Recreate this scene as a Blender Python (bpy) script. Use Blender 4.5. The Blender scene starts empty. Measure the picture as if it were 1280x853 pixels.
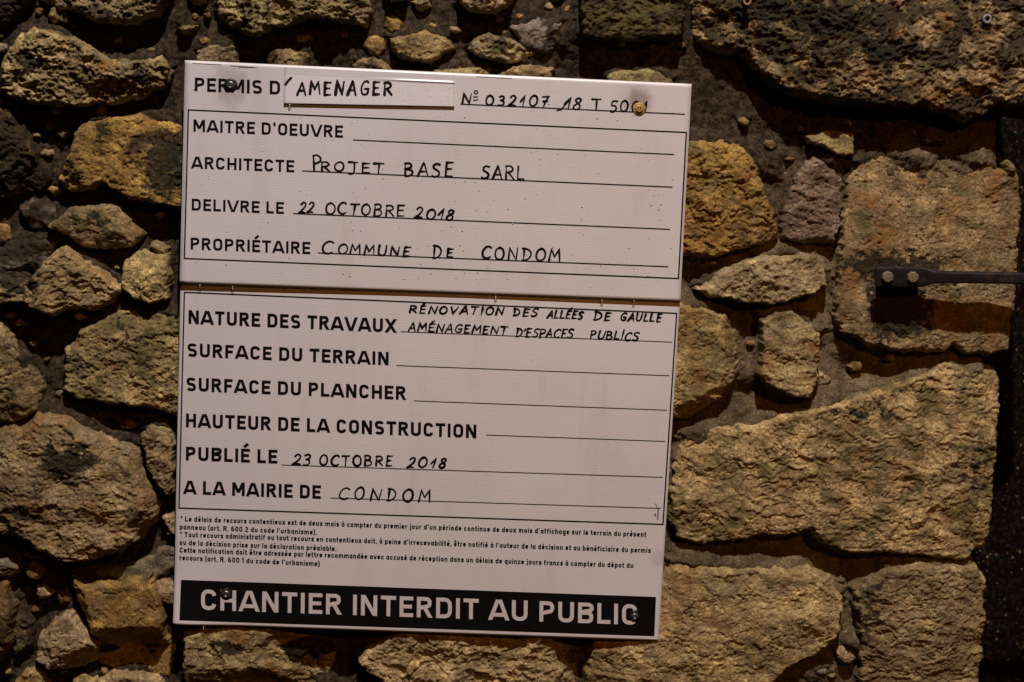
import bpy, math, random
import numpy as np
from mathutils import Euler, Vector
random.seed(7)
rng = np.random.default_rng(7)
scene = bpy.context.scene
col = scene.collection
MM = 0.001

# ---------------------------------------------------------------- camera
CAM_ROT = (1.4248518525329887, -0.04647429012259657, -0.03814546968915328)
CAM_LOC = np.array([-0.0030264, -2.3372272, 0.3630625])
FOCAL_PX = 2400.0
cd = bpy.data.cameras.new('camera'); cam = bpy.data.objects.new('camera', cd); col.objects.link(cam)
cam.location = CAM_LOC; cam.rotation_euler = CAM_ROT
cd.sensor_width = 36.0; cd.lens = FOCAL_PX * 36.0 / 1280.0
cd.clip_start = 0.05; cd.clip_end = 60.0
cd.dof.use_dof = True; cd.dof.focus_distance = 2.31; cd.dof.aperture_fstop = 7.0
scene.camera = cam
scene.render.resolution_x = 1024; scene.render.resolution_y = 682

# ---------------------------------------------------------------- night sky
w = bpy.data.worlds.new('World'); scene.world = w; w.use_nodes = True
w.node_tree.nodes['Background'].inputs[0].default_value = (0.9, 0.55, 0.3, 1)
w.node_tree.nodes['Background'].inputs[1].default_value = 0.004

# ---------------------------------------------------------------- street lamps (out of frame, far above)
def street_light(name, loc, power, colour, radius, aim, cone=50, blend=0.6):
    ld = bpy.data.lights.new(name, 'SPOT'); ld.energy = power; ld.color = colour
    ld.shadow_soft_size = radius; ld.spot_size = math.radians(cone); ld.spot_blend = blend
    o = bpy.data.objects.new(name, ld); col.objects.link(o); o.location = loc
    d = Vector(aim) - Vector(loc); o.rotation_euler = d.to_track_quat('-Z', 'Y').to_euler()
    return o
street_light('white_street_light', (0.16, -2.36, 4.02), 820, (1.0, 0.87, 0.83), 0.035, (0.25, 0, 0))
street_light('sodium_street_light', (1.9, -4.6, 2.55), 150, (1.0, 0.36, 0.04), 0.05, (0.45, 0, -0.30), 26, 1.0)

scene.view_settings.view_transform = 'Standard'
scene.view_settings.look = 'None'
scene.view_settings.exposure = 0.0
scene.view_settings.gamma = 1.0
scene.view_settings.use_curve_mapping = False

# ---------------------------------------------------------------- projecting measured outlines onto their own depth
R = np.array(Euler(CAM_ROT, 'XYZ').to_matrix())
def P(px, py, y=0.0):
    """point of the plane y=const seen at a photograph position (1280 wide)"""
    d = R @ np.array([(px - 640.0) / FOCAL_PX, -(py - 426.5) / FOCAL_PX, -1.0])
    t = (y - CAM_LOC[1]) / d[1]
    p = CAM_LOC + d * t
    return p[0], p[2]
def PP(poly, y=0.0):
    return np.array([P(a, b, y) for a, b in poly])

# ---------------------------------------------------------------- noise
_perm = np.random.default_rng(3).permutation(4096)
_ang = np.random.default_rng(4).uniform(0, 2 * np.pi, 4096)
_gx, _gy = np.cos(_ang), np.sin(_ang)
_j1 = np.random.default_rng(5).uniform(0, 1, 4096); _j2 = np.random.default_rng(6).uniform(0, 1, 4096)
def _h(ix, iy, s):
    return _perm[(_perm[(ix + s * 131) & 4095] + iy) & 4095]
def perlin(x, y, s=0):
    x0 = np.floor(x).astype(int); y0 = np.floor(y).astype(int)
    fx = x - x0; fy = y - y0
    u = fx * fx * fx * (fx * (fx * 6 - 15) + 10); v = fy * fy * fy * (fy * (fy * 6 - 15) + 10)
    def g(dx, dy):
        k = _h(x0 + dx, y0 + dy, s)
        return _gx[k] * (fx - dx) + _gy[k] * (fy - dy)
    return ((1 - u) * (1 - v) * g(0, 0) + u * (1 - v) * g(1, 0) + (1 - u) * v * g(0, 1) + u * v * g(1, 1)) * 1.5
def fbm(x, y, s=0, octv=5, gain=0.5):
    o = 0; a = 1; f = 1
    for i in range(octv):
        o = o + a * perlin(x * f + 17.3 * i, y * f - 9.1 * i, s + i); a *= gain; f *= 2.03
    return o
def ridged(x, y, s=0, octv=4, gain=0.5):
    o = 0; a = 1; f = 1
    for i in range(octv):
        o = o + a * (1 - 2 * np.abs(perlin(x * f + 3.3 * i, y * f + 5.7 * i, s + i))); a *= gain; f *= 2.1
    return o
def worley(x, y, s=0):
    x0 = np.floor(x).astype(int); y0 = np.floor(y).astype(int)
    best = np.full(x.shape, 9.0)
    for dx in (-1, 0, 1):
        for dy in (-1, 0, 1):
            k = _h(x0 + dx, y0 + dy, s)
            d = (x0 + dx + _j1[k] - x) ** 2 + (y0 + dy + _j2[k] - y) ** 2
            best = np.minimum(best, d)
    return np.sqrt(best)
def smooth(a, b, x):
    t = np.clip((x - a) / (b - a), 0, 1); return t * t * (3 - 2 * t)
def poly_sd(poly, x, y):
    """signed distance, positive inside"""
    n = len(poly); best = np.full(x.shape, 1e9); inside = np.zeros(x.shape, bool)
    for i in range(n):
        ax, ay = poly[i]; bx, by = poly[(i + 1) % n]
        ex, ey = bx - ax, by - ay; L = ex * ex + ey * ey + 1e-12
        t = np.clip(((x - ax) * ex + (y - ay) * ey) / L, 0, 1)
        best = np.minimum(best, (x - ax - t * ex) ** 2 + (y - ay - t * ey) ** 2)
        c = ((ay > y) != (by > y)); 
        with np.errstate(divide='ignore', invalid='ignore'):
            c &= x < (bx - ax) * (y - ay) / (by - ay if by != ay else 1e-12) + ax
        inside ^= c
    return np.where(inside, 1, -1) * np.sqrt(best)

# ---------------------------------------------------------------- mesh helpers
def make_obj(name, verts, faces, mat, parent=None, smooth_shade=False, label=None):
    me = bpy.data.meshes.new(name)
    if isinstance(faces, np.ndarray):
        k = faces.shape[1]
        me.vertices.add(len(verts)); me.vertices.foreach_set('co', np.asarray(verts, np.float32).ravel())
        me.loops.add(faces.size); me.loops.foreach_set('vertex_index', faces.astype(np.int32).ravel())
        me.polygons.add(len(faces)); me.polygons.foreach_set('loop_start', np.arange(0, faces.size, k, dtype=np.int32))
        try: me.polygons.foreach_set('loop_total', np.full(len(faces), k, np.int32))
        except Exception: pass
        me.update(calc_edges=True)
    else:
        me.from_pydata([tuple(v) for v in verts], [], [tuple(f) for f in faces]); me.update()
    if smooth_shade:
        me.polygons.foreach_set('use_smooth', np.ones(len(me.polygons), bool))
    if mat: me.materials.append(mat)
    o = bpy.data.objects.new(name, me); col.objects.link(o)
    if parent: o.parent = parent
    if label: o['label'] = label
    return o
def empty(name, label, cat, group=None):
    o = bpy.data.objects.new(name, None); col.objects.link(o); o.empty_display_size = 0.05
    o['label'] = label; o['category'] = cat
    if group: o['group'] = group
    return o

# ---------------------------------------------------------------- materials
class NT:
    def __init__(s, name):
        s.m = bpy.data.materials.new(name); s.m.use_nodes = True; s.t = s.m.node_tree; s.t.nodes.clear()
        s.out = s.n('ShaderNodeOutputMaterial'); s.b = s.n('ShaderNodeBsdfPrincipled'); s.l(s.b.outputs[0], s.out.inputs[0])
    def n(s, typ, **kw):
        q = s.t.nodes.new(typ)
        for k, v in kw.items(): setattr(q, k, v)
        return q
    def l(s, a, b): s.t.links.new(a, b)
    def set(s, inp, v):
        if hasattr(v, 'links') or isinstance(v, bpy.types.NodeSocket): s.l(v, inp)
        else: inp.default_value = v
    def math(s, op, a, b=0.0, c=0.0, clamp=False):
        q = s.n('ShaderNodeMath', operation=op, use_clamp=clamp)
        s.set(q.inputs[0], a); s.set(q.inputs[1], b); s.set(q.inputs[2], c); return q.outputs[0]
    def vmath(s, op, a, b=(0, 0, 0), out=0):
        q = s.n('ShaderNodeVectorMath', operation=op); s.set(q.inputs[0], a); s.set(q.inputs[1], b); return q.outputs[out]
    def noise(s, vec, scale, detail=5, rough=0.6, dist=0.0):
        q = s.n('ShaderNodeTexNoise'); s.l(vec, q.inputs['Vector']); q.inputs['Scale'].default_value = scale
        q.inputs['Detail'].default_value = detail; q.inputs['Roughness'].default_value = rough; q.inputs['Distortion'].default_value = dist
        return q.outputs[0]
    def ramp(s, fac, a, b):
        q = s.n('ShaderNodeMapRange', interpolation_type='SMOOTHSTEP'); s.set(q.inputs[0], fac)
        s.set(q.inputs[1], a); s.set(q.inputs[2], b); q.inputs[3].default_value = 0; q.inputs[4].default_value = 1
        return q.outputs[0]
    def mix(s, f, a, b, blend='MIX'):
        q = s.n('ShaderNodeMix', data_type='RGBA', blend_type=blend)
        s.set(q.inputs[0], f); s.set(q.inputs[6], a); s.set(q.inputs[7], b); return q.outputs[2]
    def attr(s, name, typ='OBJECT'):
        return s.n('ShaderNodeAttribute', attribute_type=typ, attribute_name=name)

def rsep(t, v):
    q = t.n('ShaderNodeSeparateXYZ'); t.l(v, q.inputs[0]); return q.outputs[1]

def stone_material():
    t = NT('limestone')
    pos = t.n('ShaderNodeNewGeometry').outputs['Position']
    tint = t.attr('tint').outputs['Color']; dirt = t.attr('dirt').outputs['Fac']; ochre = t.attr('ochre').outputs['Fac']; moss = t.attr('moss').outputs['Fac']
    grain = t.noise(pos, 480, 4, 0.7)
    fleck = t.noise(pos, 150, 6, 0.7)
    mid = t.noise(pos, 38, 6, 0.65)
    big = t.noise(pos, 14, 4, 0.6, 0.6)
    k = t.math('MULTIPLY', t.math('MULTIPLY_ADD', fleck, 2.4, -0.2), t.math('MULTIPLY_ADD', mid, 2.5, -0.25))
    k = t.math('MULTIPLY', k, t.math('MULTIPLY_ADD', grain, 3.0, -0.5, clamp=False))
    pore = t.ramp(t.noise(pos, 330, 4, 0.65, 0.4), 0.40, 0.31)
    k = t.math('MULTIPLY', k, t.math('MULTIPLY_ADD', t.ramp(big, 0.30, 0.66), 0.62, 0.60))
    k = t.math('MULTIPLY', t.math('MAXIMUM', k, 0.05), t.math('MULTIPLY_ADD', pore, -0.8, 1.0))
    c = t.mix(1.0, tint, t.n('ShaderNodeCombineColor').outputs[0], 'MULTIPLY')
    vm = t.n('ShaderNodeVectorMath', operation='SCALE'); t.l(tint, vm.inputs[0]); t.l(k, vm.inputs['Scale'])
    c = vm.outputs[0]
    # ochre iron patches and pale grey bloom
    om = t.math('MULTIPLY', t.ramp(t.noise(pos, 26, 6, 0.65, 0.5), 0.50, 0.66), ochre)
    c = t.mix(om, c, t.mix(fleck, (0.17, 0.075, 0.018, 1), (0.40, 0.21, 0.06, 1)))
    rm = t.math('MULTIPLY', t.ramp(t.noise(t.vmath('ADD', pos, (2.2, 5.7, 8.1)), 70, 6, 0.7, 0.5), 0.56, 0.68), 0.7)
    c = t.mix(rm, c, t.mix(fleck, (0.09, 0.05, 0.022, 1), (0.26, 0.15, 0.07, 1)))
    gm = t.math('MULTIPLY', t.ramp(t.noise(t.vmath('ADD', pos, (3.1, 1.7, 5.2)), 19, 7, 0.7, 0.8), 0.52, 0.68), 0.55)
    c = t.mix(gm, c, t.mix(fleck, (0.09, 0.078, 0.05, 1), (0.40, 0.34, 0.22, 1)))
    # dark lichen and soot crust
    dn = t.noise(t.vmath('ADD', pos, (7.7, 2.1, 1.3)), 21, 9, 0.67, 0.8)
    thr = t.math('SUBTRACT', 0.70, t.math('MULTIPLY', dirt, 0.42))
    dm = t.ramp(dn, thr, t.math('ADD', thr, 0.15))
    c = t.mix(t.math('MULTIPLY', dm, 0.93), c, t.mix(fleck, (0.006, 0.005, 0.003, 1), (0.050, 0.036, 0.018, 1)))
    # green moss film
    mn = t.noise(t.vmath('ADD', pos, (1.2, 9.4, 4.4)), 30, 7, 0.65, 0.3)
    mthr = t.math('SUBTRACT', 0.70, t.math('MULTIPLY', moss, 0.36))
    mm = t.ramp(mn, mthr, t.math('ADD', mthr, 0.14))
    c = t.mix(t.math('MULTIPLY', mm, 0.75), c, t.mix(fleck, (0.025, 0.027, 0.008, 1), (0.21, 0.19, 0.06, 1)))
    # dark wet stain patches, plus shade and hollows painted dark, each placed by hand
    for nm in ('stain_shade_a', 'stain_shade_b'):
        ctr = t.attr(nm).outputs['Vector']; rad = t.attr(nm + '_size').outputs['Vector']
        wob = t.n('ShaderNodeTexNoise'); t.l(pos, wob.inputs['Vector']); wob.inputs['Scale'].default_value = 45; wob.inputs['Detail'].default_value = 7; wob.inputs['Roughness'].default_value = 0.7
        off = t.vmath('SUBTRACT', wob.outputs[1], (0.5, 0.5, 0.5))
        sc = t.n('ShaderNodeVectorMath', operation='SCALE'); t.l(off, sc.inputs[0]); sc.inputs['Scale'].default_value = 0.085
        d = t.vmath('DIVIDE', t.vmath('SUBTRACT', t.vmath('ADD', pos, sc.outputs[0]), ctr), rad)
        d = t.vmath('LENGTH', t.vmath('MULTIPLY', d, (1, 0, 1)), out=1)
        sm = t.math('SUBTRACT', 1.0, t.ramp(d, 0.35, 1.3))
        sm = t.ramp(t.math('ADD', t.math('MULTIPLY', sm, t.math('MULTIPLY_ADD', rsep(t, rad), 1.3, 0.0)), t.math('MULTIPLY', t.math('SUBTRACT', t.noise(pos, 110, 6, 0.7), 0.5), 2.2)), 0.45, 0.85)
        c = t.mix(t.math('MULTIPLY', sm, 0.93), c, t.mix(fleck, (0.004, 0.005, 0.003, 1), (0.045, 0.04, 0.024, 1)))
    t.l(c, t.b.inputs['Base Color'])
    t.b.inputs['Roughness'].default_value = 0.7; t.b.inputs['Specular IOR Level'].default_value = 0.16
    bp = t.n('ShaderNodeBump'); bp.inputs['Strength'].default_value = 1.0; bp.inputs['Distance'].default_value = 0.0019
    hgt = t.math('ADD', t.math('MULTIPLY', t.noise(pos, 600, 5, 0.7), 0.6), t.math('MULTIPLY', t.noise(pos, 210, 5, 0.7), 1.1))
    t.l(hgt, bp.inputs['Height']); t.l(bp.outputs[0], t.b.inputs['Normal'])
    return t.m

def mortar_material():
    t = NT('lime_mortar')
    pos = t.n('ShaderNodeNewGeometry').outputs['Position']
    sep = t.n('ShaderNodeSeparateXYZ'); t.l(pos, sep.inputs[0])
    a = t.noise(pos, 30, 7, 0.65); f = t.noise(pos, 330, 5, 0.75)
    c = t.mix(t.ramp(a, 0.3, 0.7), (0.075, 0.055, 0.030, 1), (0.255, 0.195, 0.112, 1))
    vm = t.n('ShaderNodeVectorMath', operation='SCALE'); t.l(c, vm.inputs[0]); t.l(t.math('MULTIPLY_ADD', t.noise(pos, 420, 5, 0.75), 3.2, -0.6), vm.inputs['Scale']); c = vm.outputs[0]
    sp = t.ramp(t.noise(pos, 260, 2, 0.5), 0.66, 0.74)
    c = t.mix(sp, c, (0.42, 0.35, 0.24, 1))
    dk = t.ramp(t.noise(pos, 420, 3, 0.6), 0.42, 0.30)
    c = t.mix(t.math('MULTIPLY', dk, 0.7), c, (0.02, 0.017, 0.012, 1))
    # patchy dark brown tone, stronger to the left and the top of the wall
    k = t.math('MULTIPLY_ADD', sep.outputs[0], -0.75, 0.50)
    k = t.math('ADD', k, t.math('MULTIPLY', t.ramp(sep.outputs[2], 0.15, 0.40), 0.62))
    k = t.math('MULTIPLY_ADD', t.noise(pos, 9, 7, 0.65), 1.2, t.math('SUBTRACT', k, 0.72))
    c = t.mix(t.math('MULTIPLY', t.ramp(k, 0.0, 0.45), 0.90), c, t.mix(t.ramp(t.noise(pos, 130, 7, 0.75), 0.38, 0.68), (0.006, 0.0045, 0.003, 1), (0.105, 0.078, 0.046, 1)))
    t.l(c, t.b.inputs['Base Color']); t.b.inputs['Roughness'].default_value = 0.85; t.b.inputs['Specular IOR Level'].default_value = 0.12
    bp = t.n('ShaderNodeBump'); bp.inputs['Strength'].default_value = 1.0; bp.inputs['Distance'].default_value = 0.0018
    t.l(t.math('ADD', f, t.noise(pos, 900, 3, 0.6)), bp.inputs['Height']); t.l(bp.outputs[0], t.b.inputs['Normal'])
    return t.m

def render_material():
    t = NT('dark_roughcast')
    pos = t.n('ShaderNodeNewGeometry').outputs['Position']
    f = t.noise(pos, 160, 4, 0.7)
    c = t.mix(t.ramp(f, 0.45, 0.75), (0.003, 0.0022, 0.0012, 1), (0.040, 0.027, 0.014, 1))
    v = t.n('ShaderNodeTexVoronoi'); t.l(pos, v.inputs['Vector']); v.inputs['Scale'].default_value = 120
    sp = t.math('MULTIPLY', t.ramp(v.outputs['Distance'], 0.30, 0.18), t.ramp(t.noise(pos, 90, 2, 0.5), 0.54, 0.64))
    c = t.mix(sp, c, t.mix(v.outputs['Color'], (0.14, 0.07, 0.03, 1), (0.30, 0.23, 0.15, 1)))
    t.l(c, t.b.inputs['Base Color']); t.b.inputs['Roughness'].default_value = 0.9; t.b.inputs['Specular IOR Level'].default_value = 0.08
    return t.m

def panel_material(name='white_corrugated_plastic', gloss=0.32):
    t = NT(name)
    pos = t.n('ShaderNodeNewGeometry').outputs['Position']
    sep = t.n('ShaderNodeSeparateXYZ'); t.l(pos, sep.inputs[0])
    a = t.noise(pos, 6, 4, 0.6)
    c = t.mix(t.ramp(a, 0.3, 0.7), (0.745, 0.73, 0.74, 1), (0.79, 0.78, 0.79, 1))
    st = t.vmath('MULTIPLY', pos, (14, 14, 700))
    lines = t.noise(st, 1.0, 2, 0.5)
    c = t.mix(t.math('MULTIPLY', t.ramp(lines, 0.35, 0.7), 0.05), c, (0.45, 0.42, 0.40, 1))
    # specks of dirt and faint streaks
    sp = t.math('MULTIPLY', t.ramp(t.noise(pos, 260, 2, 0.4), 0.73, 0.77), 0.2)
    c = t.mix(sp, c, (0.22, 0.15, 0.10, 1))
    sk = t.noise(t.vmath('MULTIPLY', pos, (26, 1, 5)), 1.0, 6, 0.65)
    c = t.mix(t.math('MULTIPLY', t.ramp(sk, 0.50, 0.75), 0.12), c, (0.34, 0.24, 0.16, 1))
    # rusty run-off and smudges around the screws
    for (x, z, r, st_) in SMUDGES:
        off = t.vmath('SUBTRACT', pos, (x, 0, z)); d = t.vmath('MULTIPLY', off, (1 / r, 0, 1 / (r * 1.15)))
        d = t.math('ADD', t.vmath('LENGTH', d, out=1), t.math('MULTIPLY', t.math('SUBTRACT', t.noise(pos, 90, 4, 0.6), 0.5), 0.9))
        c = t.mix(t.math('MULTIPLY', t.math('SUBTRACT', 1.0, t.ramp(d, 0.35, 1.15)), st_), c, (0.20, 0.13, 0.07, 1))
    t.l(c, t.b.inputs['Base Color']); t.b.inputs['Roughness'].default_value = gloss; t.b.inputs['Specular IOR Level'].default_value = 0.45
    wv = t.n('ShaderNodeMath', operation='SINE'); t.l(t.math('MULTIPLY', sep.outputs[2], 2 * math.pi / 0.0034), wv.inputs[0])
    bp = t.n('ShaderNodeBump'); bp.inputs['Strength'].default_value = 0.2; bp.inputs['Distance'].default_value = 0.00005
    t.l(t.math('ADD', wv.outputs[0], t.math('MULTIPLY', t.noise(pos, 250, 3, 0.6), 1.6)), bp.inputs['Height']); t.l(bp.outputs[0], t.b.inputs['Normal'])
    return t.m

def plain(name, colour, rough=0.5, metal=0.0, spec=0.5, var=0.0, bump=0.0, scale=300):
    t = NT(name)
    pos = t.n('ShaderNodeNewGeometry').outputs['Position']
    n = t.noise(pos, scale, 5, 0.65)
    lo = tuple(v * (1 - var) for v in colour) + (1,); hi = tuple(min(1, v * (1 + var)) for v in colour) + (1,)
    t.l(t.mix(t.ramp(n, 0.3, 0.7), lo, hi), t.b.inputs['Base Color'])
    t.b.inputs['Roughness'].default_value = rough; t.b.inputs['Metallic'].default_value = metal; t.b.inputs['Specular IOR Level'].default_value = spec
    if bump:
        bp = t.n('ShaderNodeBump'); bp.inputs['Strength'].default_value = 1; bp.inputs['Distance'].default_value = bump
        t.l(n, bp.inputs['Height']); t.l(bp.outputs[0], t.b.inputs['Normal'])
    return t.m

def water_material():
    t = NT('rain_water')
    tr = t.n('ShaderNodeBsdfTransparent'); gl = t.n('ShaderNodeBsdfGlossy'); gl.inputs['Roughness'].default_value = 0.27
    fr = t.n('ShaderNodeFresnel'); fr.inputs[0].default_value = 1.33
    mx = t.n('ShaderNodeMixShader'); t.l(t.math('MULTIPLY_ADD', fr.outputs[0], 1.2, 0.24), mx.inputs[0]); tr.inputs[0].default_value = (0.98, 0.98, 0.98, 1)
    t.l(tr.outputs[0], mx.inputs[1]); t.l(gl.outputs[0], mx.inputs[2]); t.l(mx.outputs[0], t.out.inputs[0])
    return t.m

YS = -0.040       # front of the upper panel
SMUDGES = []
for (a, b, r, s_) in ((289, 108, 0.026, 0.35), (799, 127, 0.018, 0.6), (786, 122, 0.022, 0.12), (824, 700, 0.012, 0.2)):
    x_, z_ = P(a, b, YS); SMUDGES.append((x_, z_, r, s_))
M_STONE = stone_material(); M_MORTAR = mortar_material(); M_REAR = render_material(); M_PANEL = panel_material(); M_STRIP = panel_material('glossy_white_strip', 0.2)
M_PRINT = plain('black_print', (0.006, 0.0055, 0.006), 0.5, spec=0.15, var=0.3)
M_WHITE = plain('white_print', (0.70, 0.67, 0.65), 0.5, var=0.05)
M_INK = plain('marker_ink', (0.010, 0.008, 0.009), 0.5, spec=0.2, var=0.4, scale=120)
M_RUST = plain('rust_mark', (0.13, 0.05, 0.03), 0.8, var=0.5)
M_BLACKIRON = plain('black_painted_iron', (0.010, 0.0105, 0.012), 0.5, spec=0.3, var=0.5, bump=0.0004, scale=120)
M_BOLT = plain('coppery_bolt_head', (0.21, 0.155, 0.10), 0.65, metal=0.15, var=0.25, bump=0.0002, scale=500)
M_ZINC = plain('dull_zinc', (0.20, 0.19, 0.18), 0.38, metal=0.8, var=0.4, scale=400)
M_BRASS = plain('yellow_zinc', (0.42, 0.28, 0.11), 0.6, metal=0.25, var=0.5, scale=400)
M_PLUG = plain('pale_grey_plastic', (0.25, 0.22, 0.21), 0.6, var=0.15)
M_HOLE = plain('hole_dark', (0.01, 0.01, 0.01), 0.9)
M_SMOOTH_BLACK = plain('smooth_black', (0.016, 0.018, 0.022), 0.35, var=0.4, bump=0.0006, scale=150)
M_SHELLBROWN = plain('pale_shell', (0.30, 0.19, 0.11), 0.6, var=0.3)
def iron_rust(m):
    t = m.node_tree; b = [n for n in t.nodes if n.type == 'BSDF_PRINCIPLED'][0]; old = b.inputs['Base Color'].links[0].from_socket
    g = t.nodes.new('ShaderNodeNewGeometry'); n = t.nodes.new('ShaderNodeTexNoise'); n.inputs['Scale'].default_value = 85; n.inputs['Detail'].default_value = 8; n.inputs['Roughness'].default_value = 0.7
    t.links.new(g.outputs['Position'], n.inputs['Vector'])
    r = t.nodes.new('ShaderNodeMapRange'); r.inputs[1].default_value = 0.55; r.inputs[2].default_value = 0.66; t.links.new(n.outputs[0], r.inputs[0])
    x = t.nodes.new('ShaderNodeMix'); x.data_type = 'RGBA'; t.links.new(r.outputs[0], x.inputs[0]); t.links.new(old, x.inputs[6]); x.inputs[7].default_value = (0.045, 0.024, 0.012, 1)
    t.links.new(x.outputs[2], b.inputs['Base Color'])
iron_rust(M_BLACKIRON)
M_WATER = water_material()

# ================================================================ the wall
wall = empty('stone_wall', 'old rubble wall of tan limestone blocks and grey mortar behind the white notice', 'wall')

def cap_grid(X, Z, Yg, keep, back):
    """height field cells -> closed shell reaching back to y=back"""
    ny, nx = X.shape
    idx = -np.ones((ny, nx), int)
    c = keep
    used = np.zeros((ny, nx), bool)
    used[:-1, :-1] |= c; used[1:, :-1] |= c; used[:-1, 1:] |= c; used[1:, 1:] |= c
    idx[used] = np.arange(used.sum())
    V = np.stack([X[used], Yg[used], Z[used]], 1)
    jj, ii = np.nonzero(c)
    # columns run +x, rows run +z; front faces look to -y
    F = np.stack([idx[jj, ii], idx[jj, ii + 1], idx[jj + 1, ii + 1], idx[jj + 1, ii]], 1)
    E = np.concatenate([F[:, [0, 1]], F[:, [1, 2]], F[:, [2, 3]], F[:, [3, 0]]])
    key = E[:, 0].astype(np.int64) * 10000000 + E[:, 1]; rkey = E[:, 1].astype(np.int64) * 10000000 + E[:, 0]
    bE = E[~np.isin(key, rkey)]
    bv = np.unique(bE); m = -np.ones(len(V), int); m[bv] = len(V) + np.arange(len(bv))
    BV = V[bv].copy(); BV[:, 1] = back
    side = np.stack([bE[:, 1], bE[:, 0], m[bE[:, 0]], m[bE[:, 1]]], 1)
    cen = np.array([[BV[:, 0].mean(), back, BV[:, 2].mean()]])
    ci = len(V) + len(BV)
    capf = np.stack([m[bE[:, 1]], m[bE[:, 0]], np.full(len(bE), ci), np.full(len(bE), ci)], 1)
    V = np.concatenate([V, BV, cen])
    return V, F, side, capf[:, :3]

def build_shell(name, V, F, side, cap, mat, parent):
    me = bpy.data.meshes.new(name)
    nq = len(F) + len(side); loops = np.concatenate([F.ravel(), side.ravel(), cap.ravel()]).astype(np.int32)
    me.vertices.add(len(V)); me.vertices.foreach_set('co', V.astype(np.float32).ravel())
    me.loops.add(len(loops)); me.loops.foreach_set('vertex_index', loops)
    me.polygons.add(nq + len(cap))
    starts = np.concatenate([np.arange(nq) * 4, nq * 4 + np.arange(len(cap)) * 3]).astype(np.int32)
    me.polygons.foreach_set('loop_start', starts)
    me.update(calc_edges=True)
    sm = np.zeros(len(me.polygons), bool); sm[:len(F)] = True
    me.polygons.foreach_set('use_smooth', sm)
    me.materials.append(mat)
    o = bpy.data.objects.new(name, me); col.objects.link(o); o.parent = parent
    return o

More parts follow.
